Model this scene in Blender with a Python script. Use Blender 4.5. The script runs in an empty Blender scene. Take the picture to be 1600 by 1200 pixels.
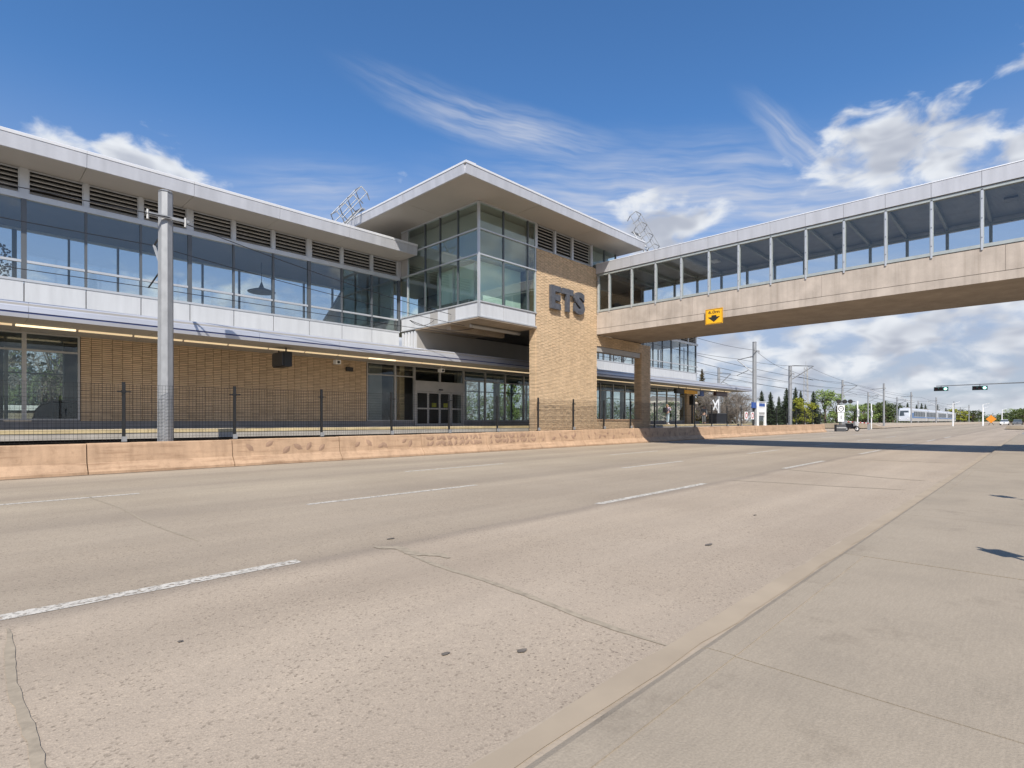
import bpy, bmesh, math, random
from mathutils import Vector, Matrix
random.seed(7)
R = math.radians
scene = bpy.context.scene
col = scene.collection

# ------------------------------------------------------------------ camera, sky, sun, exposure
cam_d = bpy.data.cameras.new('camera')
cam = bpy.data.objects.new('camera', cam_d); col.objects.link(cam)
cam.location = (0, 0, 1.4)
cam.rotation_euler = (R(90), 0, R(44.2 - 90))
cam_d.sensor_width = 36.0
cam_d.lens = 36.0 * 849 / 1600
cam_d.shift_y = 58 / 1600
cam_d.clip_start = 0.1; cam_d.clip_end = 9000
scene.camera = cam

SUN = Vector((0.75, 0.70, -1.0)).normalized()          # direction the light travels
SUN_EL = math.asin(-SUN.z); SUN_AZ = math.atan2(-SUN.x, -SUN.y)
scene.view_settings.view_transform = 'Standard'
scene.view_settings.look = 'None'
scene.view_settings.gamma = 1.0
scene.view_settings.exposure = 0.50
sun_d = bpy.data.lights.new('sun', 'SUN'); sun_d.energy = 4.25; sun_d.angle = R(0.5); sun_d.color = (1.0, 0.95, 0.87)
sun = bpy.data.objects.new('sun', sun_d); col.objects.link(sun)
sun.rotation_euler = SUN.to_track_quat('-Z', 'Y').to_euler(); sun.location = (-20, -20, 40)

world = bpy.data.worlds.new('World'); scene.world = world; world.use_nodes = True
world.cycles.sampling_method = 'MANUAL'; world.cycles.sample_map_resolution = 512

def build_world():
    nt = world.node_tree; nt.nodes.clear()
    # --- node group: cloud density as a function of a direction
    g = bpy.data.node_groups.new('cloud_density', 'ShaderNodeTree')
    g.interface.new_socket('Direction', in_out='INPUT', socket_type='NodeSocketVector')
    g.interface.new_socket('Density', in_out='OUTPUT', socket_type='NodeSocketFloat')
    g.interface.new_socket('Sunward', in_out='OUTPUT', socket_type='NodeSocketFloat')
    N, L = g.nodes, g.links
    gi = N.new('NodeGroupInput'); go = N.new('NodeGroupOutput')
    def math_(op, a, b=None, c=None, clamp=False):
        n = N.new('ShaderNodeMath'); n.operation = op; n.use_clamp = clamp
        for i, v in enumerate((a, b, c)):
            if v is None: continue
            if isinstance(v, (int, float)): n.inputs[i].default_value = v
            else: L.new(v, n.inputs[i])
        return n.outputs[0]
    nrm = N.new('ShaderNodeVectorMath'); nrm.operation = 'NORMALIZE'; L.new(gi.outputs[0], nrm.inputs[0])
    sep = N.new('ShaderNodeSeparateXYZ'); L.new(nrm.outputs[0], sep.inputs[0])
    az = math_('MULTIPLY', math_('ARCTAN2', sep.outputs[1], sep.outputs[0]), 57.2958)
    el = math_('MULTIPLY', math_('ARCSINE', sep.outputs[2]), 57.2958)
    comb = N.new('ShaderNodeCombineXYZ'); L.new(az, comb.inputs[0]); L.new(el, comb.inputs[1])
    # single cumulus clouds: azimuth, elevation, radii in degrees, tilt
    blobs = [(78.8, 20.0, 4.6, 4.0, -15, -.1), (75.6, 19.4, 5.5, 3.0, 12, .0), (83.5, 20.8, 3.4, 2.2, 0, .12), (55.8, 23.3, 2.0, 1.8, 0, .72),
             (28.4, 18.4, 5.4, 3.8, 0, -.15), (8.8, 22.2, 7.0, 3.4, 6, -.15), (6.4, 24.0, 2.6, 2.2, 0, .25),
             (0.3, 20.2, 3.6, 2.6, 0, .05), (-0.2, 26.0, 3.2, 2.5, 0, .15), (15.5, 23.6, 1.8, .9, 0, .6),
             (21.5, 7.2, 6.0, 3.4, 0, .0), (9.0, 7.4, 8.5, 2.8, 0, .05), (52.0, 9.0, 9.0, 3.0, 0, .1), (-50.0, 21.0, 20.0, 9.0, 0, .0), (-100.0, 26.0, 22.0, 9.0, 0, .05), (150.0, 26.0, 20.0, 9.0, 0, .1)]
    acc = None
    for (a, e, ra, re, rot, c0) in blobs:
        mp = N.new('ShaderNodeMapping'); mp.vector_type = 'TEXTURE'
        mp.inputs['Location'].default_value = (a, e, 0); mp.inputs['Rotation'].default_value = (0, 0, R(rot)); mp.inputs['Scale'].default_value = (ra, re, 1)
        L.new(comb.outputs[0], mp.inputs['Vector'])
        ln = N.new('ShaderNodeVectorMath'); ln.operation = 'LENGTH'; L.new(mp.outputs[0], ln.inputs[0])
        lv = math_('ADD', ln.outputs['Value'], c0) if c0 else ln.outputs['Value']
        acc = lv if acc is None else math_('SMOOTH_MIN', acc, lv, 0.25)
    field = math_('MAXIMUM', math_('SUBTRACT', 1.0, acc), -0.85)
    # general cover grows towards the horizon
    mr = N.new('ShaderNodeMapRange'); mr.interpolation_type = 'SMOOTHSTEP'; L.new(el, mr.inputs['Value'])
    mr.inputs['From Min'].default_value = 19; mr.inputs['From Max'].default_value = 8.5; mr.inputs['To Min'].default_value = -0.85; mr.inputs['To Max'].default_value = 0.42
    field = math_('MAXIMUM', field, mr.outputs[0])
    mp = N.new('ShaderNodeMapping'); mp.inputs['Scale'].default_value = (1, 1, 2.0); L.new(nrm.outputs[0], mp.inputs['Vector'])
    n1 = N.new('ShaderNodeTexNoise'); n1.inputs['Scale'].default_value = 17; n1.inputs['Detail'].default_value = 5; n1.inputs['Roughness'].default_value = .52; n1.inputs['Distortion'].default_value = .35
    L.new(mp.outputs[0], n1.inputs['Vector'])
    n2 = N.new('ShaderNodeTexNoise'); n2.inputs['Scale'].default_value = 5.5; n2.inputs['Detail'].default_value = 3; L.new(mp.outputs[0], n2.inputs['Vector'])
    d = math_('ADD', math_('MULTIPLY', math_('SUBTRACT', n1.outputs['Fac'], .5), 2.7), math_('MULTIPLY', math_('SUBTRACT', n2.outputs['Fac'], .5), .9))
    d = math_('ADD', d, field)
    L.new(d, go.inputs[0])
    of = N.new('ShaderNodeVectorMath'); of.operation = 'ADD'; L.new(mp.outputs[0], of.inputs[0]); of.inputs[1].default_value = (-.008, .008, .07)
    n3 = N.new('ShaderNodeTexNoise'); n3.inputs['Scale'].default_value = 17; n3.inputs['Detail'].default_value = 2; n3.inputs['Distortion'].default_value = .35; L.new(of.outputs[0], n3.inputs['Vector'])
    L.new(math_('ADD', math_('MULTIPLY', math_('SUBTRACT', n3.outputs['Fac'], .5), 3.0), field), go.inputs[1])
    # --- the world itself
    N, L = nt.nodes, nt.links
    def math_(op, a, b=None, c=None, clamp=False):
        n = N.new('ShaderNodeMath'); n.operation = op; n.use_clamp = clamp
        for i, v in enumerate((a, b, c)):
            if v is None: continue
            if isinstance(v, (int, float)): n.inputs[i].default_value = v
            else: L.new(v, n.inputs[i])
        return n.outputs[0]
    def smooth(v, lo, hi, a=0.0, b=1.0):
        m = N.new('ShaderNodeMapRange'); m.interpolation_type = 'SMOOTHSTEP'; L.new(v, m.inputs['Value'])
        for k, q in zip(('From Min', 'From Max', 'To Min', 'To Max'), (lo, hi, a, b)): m.inputs[k].default_value = q
        return m.outputs[0]
    def mix(f, a, b):
        m = N.new('ShaderNodeMix'); m.data_type = 'RGBA'
        if isinstance(f, float): m.inputs[0].default_value = f
        else: L.new(f, m.inputs[0])
        for s, v in ((m.inputs[6], a), (m.inputs[7], b)):
            if isinstance(v, tuple): s.default_value = v
            else: L.new(v, s)
        return m.outputs[2]
    out = N.new('ShaderNodeOutputWorld'); bg = N.new('ShaderNodeBackground'); bg.inputs['Strength'].default_value = 0.122
    L.new(bg.outputs[0], out.inputs[0])
    sky = N.new('ShaderNodeTexSky'); sky.sky_type = 'NISHITA'; sky.sun_disc = False
    sky.sun_elevation = SUN_EL; sky.sun_rotation = SUN_AZ; sky.altitude = 670; sky.air_density = 1.0; sky.dust_density = 0.1; sky.ozone_density = 5.0
    tc = N.new('ShaderNodeTexCoord')
    nrm = N.new('ShaderNodeVectorMath'); nrm.operation = 'NORMALIZE'; L.new(tc.outputs['Generated'], nrm.inputs[0])
    sep = N.new('ShaderNodeSeparateXYZ'); L.new(nrm.outputs[0], sep.inputs[0])
    az = math_('MULTIPLY', math_('ARCTAN2', sep.outputs[1], sep.outputs[0]), 57.2958)
    el = math_('MULTIPLY', math_('ARCSINE', sep.outputs[2]), 57.2958)
    comb = N.new('ShaderNodeCombineXYZ'); L.new(az, comb.inputs[0]); L.new(el, comb.inputs[1])
    c1 = N.new('ShaderNodeGroup'); c1.node_tree = g; L.new(nrm.outputs[0], c1.inputs[0])
    alpha = math_('MULTIPLY', smooth(c1.outputs[0], -0.02, 0.75), smooth(el, -1, 2.5, .5, 1.0))
    shade = smooth(c1.outputs[1], -0.1, 1.2)          # cloud between here and the sun: greyer
    ccol = mix(shade, (4.75, 4.95, 5.25, 1), (2.7, 2.92, 3.45, 1))
    # thin high cloud: long streaks
    nz = N.new('ShaderNodeTexNoise'); nz.inputs['Scale'].default_value = .16; nz.inputs['Detail'].default_value = 3; L.new(comb.outputs[0], nz.inputs['Vector'])
    sc = N.new('ShaderNodeVectorMath'); sc.operation = 'MULTIPLY_ADD'; L.new(nz.outputs['Color'], sc.inputs[0]); sc.inputs[1].default_value = (2.4, 1.3, 0); L.new(comb.outputs[0], sc.inputs[2])
    s2 = N.new('ShaderNodeVectorMath'); s2.operation = 'SUBTRACT'; L.new(sc.outputs[0], s2.inputs[0]); s2.inputs[1].default_value = (1.2, .65, 0)
    def streak(a, e, ra, re, rot, seed):
        mp = N.new('ShaderNodeMapping'); mp.vector_type = 'TEXTURE'
        mp.inputs['Location'].default_value = (a, e, 0); mp.inputs['Rotation'].default_value = (0, 0, R(rot)); mp.inputs['Scale'].default_value = (ra, re, 1)
        L.new(s2.outputs[0], mp.inputs['Vector'])
        ln = N.new('ShaderNodeVectorMath'); ln.operation = 'LENGTH'; L.new(mp.outputs[0], ln.inputs[0])
        m2 = N.new('ShaderNodeMapping'); m2.inputs['Scale'].default_value = (.10, 1.0, 1); m2.inputs['Rotation'].default_value = (0, 0, R(-rot)); m2.inputs['Location'].default_value = (seed, 0, 0)
        m2.vector_type = 'POINT'
        # rotate first, then stretch
        r0 = N.new('ShaderNodeVectorRotate'); r0.rotation_type = 'Z_AXIS'; r0.inputs['Angle'].default_value = R(-rot); L.new(s2.outputs[0], r0.inputs['Vector'])
        m2.inputs['Rotation'].default_value = (0, 0, 0); L.new(r0.outputs[0], m2.inputs['Vector'])
        n = N.new('ShaderNodeTexNoise'); n.inputs['Scale'].default_value = .9; n.inputs['Detail'].default_value = 3; n.inputs['Roughness'].default_value = .6; L.new(m2.outputs[0], n.inputs['Vector'])
        body = smooth(ln.outputs['Value'], 1.0, 0.1)
        return math_('MULTIPLY', body, smooth(n.outputs['Fac'], .22, .82))
    ci = math_('MULTIPLY', streak(45.0, 28.4, 20, 2.8, 13, 0), .8)
    ci = math_('MAXIMUM', ci, math_('MULTIPLY', streak(15.5, 23.9, 10, 1.9, 40, 5), .8))
    ci = math_('MAXIMUM', ci, math_('MULTIPLY', streak(26, 19.5, 34, 9.0, 6, 9), .95))
    ci = math_('MAXIMUM', ci, math_('MULTIPLY', streak(64, 21.0, 14, 4.5, -6, 13), .55))
    ci = math_('MAXIMUM', ci, math_('MULTIPLY', streak(-80, 35, 60, 12.0, 15, 21), .5))
    veil = smooth(el, 29, 3, 0.0, 0.85)
    hs = N.new('ShaderNodeHueSaturation'); hs.inputs['Saturation'].default_value = 1.14; L.new(sky.outputs[0], hs.inputs['Color'])
    base = mix(veil, hs.outputs[0], (2.35, 2.5, 3.1, 1))
    base = mix(ci, base, (3.7, 3.9, 4.4, 1))
    fin = mix(alpha, base, ccol)
    L.new(fin, bg.inputs['Color'])
build_world()

# ------------------------------------------------------------------ helpers
W = {}                                                   # world matrices, for parenting
def link(o, parent=None, m=None):
    m = m or Matrix.Identity(4)
    col.objects.link(o)
    o.matrix_basis = m
    if parent is not None:
        o.parent = parent
        o.matrix_parent_inverse = W[parent.name].inverted()
    W[o.name] = m
    return o
def tag(o, label=None, cat=None, group=None, kind=None):
    if label: o['label'] = label
    if cat: o['category'] = cat
    if group: o['group'] = group
    if kind: o['kind'] = kind
    return o
def thing(name, loc, label, cat, group=None, rz=0):
    o = bpy.data.objects.new(name, None); o.empty_display_size = .3
    link(o, None, Matrix.Translation(loc) @ Matrix.Rotation(rz, 4, 'Z'))
    return tag(o, label, cat, group)

class MB:
    def __init__(s): s.v = []; s.f = []
    def add(s, vs, fs):
        b = len(s.v); s.v += [tuple(p) for p in vs]; s.f += [tuple(i + b for i in q) for q in fs]; return s
    def box(s, x0, x1, y0, y1, z0, z1, m=None):
        p = [(x0, y0, z0), (x1, y0, z0), (x1, y1, z0), (x0, y1, z0), (x0, y0, z1), (x1, y0, z1), (x1, y1, z1), (x0, y1, z1)]
        if m: p = [m @ Vector(q) for q in p]
        return s.add(p, [(0, 3, 2, 1), (4, 5, 6, 7), (0, 1, 5, 4), (1, 2, 6, 5), (2, 3, 7, 6), (3, 0, 4, 7)])
    def prism(s, prof, axis, a, b):                      # profile extruded along an axis
        n = len(prof)
        def P(q, t):
            return (t, q[0], q[1]) if axis == 'X' else (q[0], t, q[1]) if axis == 'Y' else (q[0], q[1], t)
        vs = [P(q, a) for q in prof] + [P(q, b) for q in prof]
        fs = [(i, (i + 1) % n, n + (i + 1) % n, n + i) for i in range(n)] + [tuple(range(n - 1, -1, -1)), tuple(range(n, 2 * n))]
        return s.add(vs, fs)
    def tube(s, pts, r, n=6, r1=None, cap=True):
        pts = [Vector(p) for p in pts]; k = len(pts); rings = []
        for i, p in enumerate(pts):
            d = (pts[min(i + 1, k - 1)] - pts[max(i - 1, 0)]).normalized()
            u = d.cross(Vector((0, 0, 1)) if abs(d.z) < .95 else Vector((1, 0, 0))).normalized(); w = d.cross(u)
            rr = r if r1 is None else r + (r1 - r) * i / max(1, k - 1)
            rings.append([p + (u * math.cos(2 * math.pi * j / n) + w * math.sin(2 * math.pi * j / n)) * rr for j in range(n)])
        vs = [q for rg in rings for q in rg]; fs = []
        for i in range(k - 1):
            for j in range(n):
                fs.append((i * n + j, i * n + (j + 1) % n, (i + 1) * n + (j + 1) % n, (i + 1) * n + j))
        if cap: fs += [tuple(range(n - 1, -1, -1)), tuple(range((k - 1) * n, k * n))]
        return s.add(vs, fs)
    def mesh(s, name, mat, smooth=False):
        me = bpy.data.meshes.new(name); me.from_pydata(s.v, [], s.f); me.validate(); me.update()
        bm = bmesh.new(); bm.from_mesh(me); bmesh.ops.recalc_face_normals(bm, faces=bm.faces); bm.to_mesh(me); bm.free()
        if mat: me.materials.append(mat)
        if smooth: me.polygons.foreach_set('use_smooth', [True] * len(me.polygons))
        return me
    def build(s, name, mat, parent=None, smooth=False, kind=None):
        o = bpy.data.objects.new(name, s.mesh(name, mat, smooth)); link(o, parent)
        if kind: o['kind'] = kind
        return o

UNIT = {}
def ucube(mat):
    if mat.name not in UNIT: UNIT[mat.name] = MB().box(-.5, .5, -.5, .5, -.5, .5).mesh('block', mat)
    return UNIT[mat.name]
def box(name, x0, x1, y0, y1, z0, z1, mat, parent=None, rot=None):
    o = bpy.data.objects.new(name, ucube(mat))
    m = Matrix.Translation(((x0 + x1) / 2, (y0 + y1) / 2, (z0 + z1) / 2))
    if rot is not None: m = m @ rot
    m = m @ Matrix.Diagonal((x1 - x0, y1 - y0, z1 - z0, 1))
    return link(o, parent, m)

def gz(x):                                               # the road climbs very slightly
    return .002 * max(-60, min(x, 150))

# ------------------------------------------------------------------ materials
def nodes_of(name):
    m = bpy.data.materials.new(name); m.use_nodes = True
    nt = m.node_tree; b = nt.nodes['Principled BSDF']; return m, nt, b
def noise(nt, vec, scale, detail=4, rough=.55):
    n = nt.nodes.new('ShaderNodeTexNoise'); n.inputs['Scale'].default_value = scale; n.inputs['Detail'].default_value = detail; n.inputs['Roughness'].default_value = rough
    if vec is not None: nt.links.new(vec, n.inputs['Vector'])
    return n.outputs['Fac']
def pos(nt, scale=None):
    g = nt.nodes.new('ShaderNodeNewGeometry'); v = g.outputs['Position']
    if scale:
        m = nt.nodes.new('ShaderNodeMapping'); m.inputs['Scale'].default_value = scale; nt.links.new(v, m.inputs['Vector']); v = m.outputs[0]
    return v
def ramp(nt, v, stops):
    r = nt.nodes.new('ShaderNodeValToRGB'); e = r.color_ramp.elements
    while len(e) < len(stops): e.new(.5)
    for q, (p, c) in zip(e, stops): q.position = p; q.color = c if len(c) == 4 else (*c, 1)
    nt.links.new(v, r.inputs['Fac']); return r.outputs['Color']
def mixc(nt, f, a, b, mode='MIX'):
    m = nt.nodes.new('ShaderNodeMix'); m.data_type = 'RGBA'; m.blend_type = mode
    if isinstance(f, (int, float)): m.inputs[0].default_value = f
    else: nt.links.new(f, m.inputs[0])
    for s, v in ((m.inputs[6], a), (m.inputs[7], b)):
        if isinstance(v, tuple): s.default_value = v if len(v) == 4 else (*v, 1)
        else: nt.links.new(v, s)
    return m.outputs[2]
def bump(nt, b, h, strength, dist):
    n = nt.nodes.new('ShaderNodeBump'); n.inputs['Strength'].default_value = strength; n.inputs['Distance'].default_value = dist
    nt.links.new(h, n.inputs['Height']); nt.links.new(n.outputs[0], b.inputs['Normal'])
def plain(name, c, rough=.6, metal=0.0, var=.12, scale=3.0, bmp=0.0, spec=None, stretch=None):
    m, nt, b = nodes_of(name)
    v = pos(nt, stretch)
    f = noise(nt, v, scale, 5)
    lo = tuple(x * (1 - var) for x in c); hi = tuple(min(1, x * (1 + var)) for x in c)
    nt.links.new(ramp(nt, f, [(.3, lo), (.7, hi)]), b.inputs['Base Color'])
    b.inputs['Roughness'].default_value = rough; b.inputs['Metallic'].default_value = metal
    if spec is not None: b.inputs['Specular IOR Level'].default_value = spec
    if bmp: bump(nt, b, noise(nt, pos(nt), 60, 3), bmp, .01)
    return m
def emit(name, c, s):
    m, nt, b = nodes_of(name); b.inputs['Base Color'].default_value = (*c, 1); b.inputs['Emission Color'].default_value = (*c, 1); b.inputs['Emission Strength'].default_value = s
    return m
def glass(name, tint, refl=1.0, rough=.0):
    m, nt, b = nodes_of(name); nt.nodes.remove(b); out = nt.nodes['Material Output']
    t = nt.nodes.new('ShaderNodeBsdfTransparent'); t.inputs[0].default_value = (*tint, 1)
    g = nt.nodes.new('ShaderNodeBsdfGlossy'); g.inputs['Roughness'].default_value = rough; g.inputs[0].default_value = (.95, .97, .97, 1)
    lw = nt.nodes.new('ShaderNodeLayerWeight'); lw.inputs['Blend'].default_value = .5
    p5 = nt.nodes.new('ShaderNodeMath'); p5.operation = 'POWER'; p5.inputs[1].default_value = 5; nt.links.new(lw.outputs['Facing'], p5.inputs[0])
    fr = nt.nodes.new('ShaderNodeMath'); fr.operation = 'MULTIPLY_ADD'; fr.inputs[1].default_value = .96; fr.inputs[2].default_value = .04; nt.links.new(p5.outputs[0], fr.inputs[0])
    mu = nt.nodes.new('ShaderNodeMath'); mu.operation = 'MULTIPLY'; mu.inputs[1].default_value = refl; mu.use_clamp = True; nt.links.new(fr.outputs[0], mu.inputs[0])
    nz = noise(nt, pos(nt), .9, 2); bp = nt.nodes.new('ShaderNodeBump'); bp.inputs['Strength'].default_value = .05; bp.inputs['Distance'].default_value = .05
    nt.links.new(nz, bp.inputs['Height']); nt.links.new(bp.outputs[0], g.inputs['Normal'])
    mx = nt.nodes.new('ShaderNodeMixShader'); nt.links.new(mu.outputs[0], mx.inputs[0]); nt.links.new(t.outputs[0], mx.inputs[1]); nt.links.new(g.outputs[0], mx.inputs[2])
    nt.links.new(mx.outputs[0], out.inputs[0]); return m

def road_material():
    m, nt, b = nodes_of('road_paving')
    P = pos(nt); L = nt.links
    sep = nt.nodes.new('ShaderNodeSeparateXYZ'); L.new(P, sep.inputs[0])
    # wander of the lane edge
    wob = noise(nt, P, .5, 3)
    def lin(op, a, k):
        n = nt.nodes.new('ShaderNodeMath'); n.operation = op
        L.new(a, n.inputs[0])
        if isinstance(k, (int, float)): n.inputs[1].default_value = k
        else: L.new(k, n.inputs[1])
        return n.outputs[0]
    y = lin('ADD', sep.outputs[1], lin('MULTIPLY', wob, .3))
    yn = lin('DIVIDE', y, 20.0)
    # near lane concrete with exposed stones, far lanes worn asphalt with wheel tracks
    lane = ramp(nt, yn, [(0.0, (0.415, 0.340, 0.262)), (.11, (0.380, 0.310, 0.238)), (.16, (0.418, 0.342, 0.263)), (.215, (0.378, 0.308, 0.235)), (.255, (0.404, 0.330, 0.253)), (.268, (0.284, 0.234, 0.184)), (.275, (0.340, 0.280, 0.213)), (.36, (0.352, 0.290, 0.221)), (.44, (0.381, 0.315, 0.239)), (.475, (0.318, 0.263, 0.202)), (.55, (0.375, 0.311, 0.235)), (.615, (0.395, 0.329, 0.247)), (.665, (0.330, 0.273, 0.209)), (.72, (0.386, 0.320, 0.241)), (.78, (0.335, 0.277, 0.211)), (.86, (0.403, 0.335, 0.256)), (.93, (0.443, 0.358, 0.266))])
    st = noise(nt, pos(nt, (.06, .9, 1)), 1.5, 4)
    lane = mixc(nt, .65, lane, ramp(nt, st, [(.3, (.84, .84, .84)), (.7, (1.08, 1.08, 1.07))]), 'MULTIPLY')
    bl = noise(nt, P, .33, 6, .6)
    lane = mixc(nt, .75, lane, ramp(nt, bl, [(.3, (.87, .86, .85)), (.55, (1, 1, 1)), (.75, (1.07, 1.06, 1.05))]), 'MULTIPLY')
    vo = nt.nodes.new('ShaderNodeTexVoronoi'); vo.inputs['Scale'].default_value = 75; L.new(P, vo.inputs['Vector'])
    vw = nt.nodes.new('ShaderNodeSeparateColor'); L.new(vo.outputs['Color'], vw.inputs[0])
    stone = ramp(nt, vw.outputs[0], [(0.0, (.34, .32, .30)), (.05, (.6, .58, .56)), (.10, (.96, .95, .94)), (.8, (1.06, 1.05, 1.03)), (1.0, (1.28, 1.26, 1.22))])
    msk = noise(nt, P, .8, 3)
    lane = mixc(nt, ramp(nt, msk, [(.3, (.3, .3, .3)), (.7, (.75, .75, .75))]), lane, mixc(nt, 1.0, lane, stone, 'MULTIPLY'))
    v2 = nt.nodes.new('ShaderNodeTexVoronoi'); v2.inputs['Scale'].default_value = 24; L.new(P, v2.inputs['Vector'])
    pit = lin('MULTIPLY', v2.outputs['Distance'], 1.0)
    lane = mixc(nt, .38, lane, ramp(nt, pit, [(.05, (.5, .47, .45)), (.13, (1, 1, 1))]), 'MULTIPLY')
    fine = noise(nt, P, 140, 2)
    lane = mixc(nt, .6, lane, ramp(nt, fine, [(.25, (.66, .66, .66)), (.75, (1.25, 1.25, 1.25))]), 'MULTIPLY')
    L.new(lane, b.inputs['Base Color'])
    b.inputs['Roughness'].default_value = .85; b.inputs['Specular IOR Level'].default_value = .25
    h = lin('ADD', lin('MULTIPLY', fine, .6), vo.outputs['Distance'])
    bump(nt, b, h, .22, .006)
    return m
def walk_material():
    m, nt, b = nodes_of('sidewalk_concrete'); P = pos(nt)
    f = noise(nt, P, .7, 7, .62); c = ramp(nt, f, [(.25, (.28, .234, .178)), (.5, (.335, .278, .209)), (.75, (.365, .304, .23))])
    sp = noise(nt, P, 90, 2); c = mixc(nt, .5, c, ramp(nt, sp, [(.25, (.75, .75, .75)), (.75, (1.18, 1.18, 1.18))]), 'MULTIPLY')
    br = noise(nt, pos(nt, (6, 60, 1)), 1.0, 3); c = mixc(nt, .35, c, ramp(nt, br, [(.3, (.84, .84, .84)), (.7, (1.1, 1.1, 1.1))]), 'MULTIPLY')
    st = noise(nt, P, 1.9, 5, .7); c = mixc(nt, .6, c, ramp(nt, st, [(.28, (.7, .69, .68)), (.42, (1, 1, 1))]), 'MULTIPLY')
    nt.links.new(c, b.inputs['Base Color']); b.inputs['Roughness'].default_value = .85; b.inputs['Specular IOR Level'].default_value = .25
    bump(nt, b, sp, .35, .006); return m
def brick_material(name, base):
    m, nt, b = nodes_of(name); P = pos(nt)
    mp = nt.nodes.new('ShaderNodeMapping'); mp.inputs['Scale'].default_value = (1 / .31, 1 / .31, 1 / .07); nt.links.new(P, mp.inputs['Vector'])
    fl = nt.nodes.new('ShaderNodeVectorMath'); fl.operation = 'FLOOR'; nt.links.new(mp.outputs[0], fl.inputs[0])
    wn = nt.nodes.new('ShaderNodeTexWhiteNoise'); nt.links.new(fl.outputs[0], wn.inputs['Vector'])
    lo = tuple(x * .84 for x in base); hi = tuple(min(1, x * 1.12) for x in base)
    c = ramp(nt, wn.outputs['Value'], [(0, lo), (.5, base), (1, hi)])
    st = noise(nt, pos(nt, (1, 1, .35)), 1.1, 5); c = mixc(nt, .7, c, ramp(nt, st, [(.3, (.85, .84, .82)), (.7, (1.06, 1.06, 1.05))]), 'MULTIPLY')
    nt.links.new(c, b.inputs['Base Color']); b.inputs['Roughness'].default_value = .8; b.inputs['Specular IOR Level'].default_value = .3
    bump(nt, b, noise(nt, P, 80, 3), .3, .006); return m
def concrete(name, base, streak=.6):
    m, nt, b = nodes_of(name); P = pos(nt)
    c = ramp(nt, noise(nt, P, 1.2, 7, .6), [(.3, tuple(x * .82 for x in base)), (.7, tuple(x * 1.12 for x in base))])
    s = noise(nt, pos(nt, (3.2, 3.2, .12)), 1.6, 5, .6)
    c = mixc(nt, streak, c, ramp(nt, s, [(.3, (.72, .7, .68)), (.52, (1, 1, 1)), (.75, (1.1, 1.1, 1.1))]), 'MULTIPLY')
    fn = noise(nt, P, 45, 3); c = mixc(nt, .4, c, ramp(nt, fn, [(.25, (.8, .8, .8)), (.75, (1.12, 1.12, 1.12))]), 'MULTIPLY')
    nt.links.new(c, b.inputs['Base Color']); b.inputs['Roughness'].default_value = .85; b.inputs['Specular IOR Level'].default_value = .25
    bump(nt, b, fn, .4, .006); return m
def leaf_material(name, lo, hi):
    m, nt, b = nodes_of(name)
    c = ramp(nt, noise(nt, pos(nt), 1.3, 4), [(.3, lo), (.7, hi)])
    nt.links.new(c, b.inputs['Base Color']); b.inputs['Roughness'].default_value = .7; b.inputs['Specular IOR Level'].default_value = .2
    return m
def paint_material():
    m, nt, b = nodes_of('worn_road_paint'); P = pos(nt); out = nt.nodes['Material Output']
    c = ramp(nt, noise(nt, P, 9, 5), [(.3, (.46, .42, .36)), (.7, (.62, .575, .50))]); nt.links.new(c, b.inputs['Base Color']); b.inputs['Roughness'].default_value = .7
    t = nt.nodes.new('ShaderNodeBsdfTransparent'); mx = nt.nodes.new('ShaderNodeMixShader')
    f = ramp(nt, noise(nt, P, 24, 5, .7), [(.37, (0, 0, 0)), (.5, (1, 1, 1))]); nt.links.new(f, mx.inputs[0])
    nt.links.new(t.outputs[0], mx.inputs[1]); nt.links.new(b.outputs[0], mx.inputs[2]); nt.links.new(mx.outputs[0], out.inputs[0]); return m

M = {}
M['road'] = road_material(); M['walk'] = walk_material(); M['paint'] = paint_material()
M['brick'] = brick_material('buff_brick', (.63, .465, .30)); M['mortar'] = plain('mortar', (.13, .085, .05), .9, 0, .15, 8)
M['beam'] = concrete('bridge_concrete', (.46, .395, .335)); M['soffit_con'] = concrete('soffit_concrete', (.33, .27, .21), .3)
M['barrier'] = concrete('pink_concrete', (.455, .305, .195), .6); 
def _scuff():
    m = M['barrier']; nt = m.node_tree; b = nt.nodes['Principled BSDF']; src = b.inputs['Base Color'].links[0].from_socket
    f = noise(nt, pos(nt, (.45, 3, 5)), 1.6, 6, .65); c = mixc(nt, .8, src, ramp(nt, f, [(.32, (.66, .62, .58)), (.46, (1, 1, 1)), (.72, (1.1, 1.1, 1.09))]), 'MULTIPLY')
    g_ = noise(nt, pos(nt), 5, 6, .7); c = mixc(nt, .6, c, ramp(nt, g_, [(.3, (.72, .68, .64)), (.42, (1, 1, 1))]), 'MULTIPLY'); nt.links.new(c, b.inputs['Base Color'])
_scuff()
M['relief'] = concrete('relief_concrete', (.33, .215, .145), .3)
M['plinth'] = concrete('grey_concrete', (.28, .265, .25), .4); M['platform'] = concrete('platform_concrete', (.44, .40, .345), .2)
M['dark'] = plain('painted_recess_shade', (.015, .014, .014), .9); M['ballast'] = plain('ballast', (.10, .085, .07), .95, 0, .5, 25, .6)  # near-black first colour paints in the shade of the platform recess and louvre cavities
M['yellow'] = plain('tactile_yellow', (.56, .44, .24), .7, 0, .22, 2)
M['metal'] = plain('fascia_metal', (.56, .56, .58), .42, .35, .09, 1.0, 0, None, (3, 3, .4)); M['cap'] = plain('cap_flashing', (.72, .72, .73), .4, .2, .04, 1)
M['soffit'] = plain('soffit_panel', (.37, .34, .30), .6, 0, .05, .5); M['white'] = plain('white_panel', (.50, .51, .525), .35, 0, .07, 1.0, 0, None, (4, 4, .5))
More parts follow.
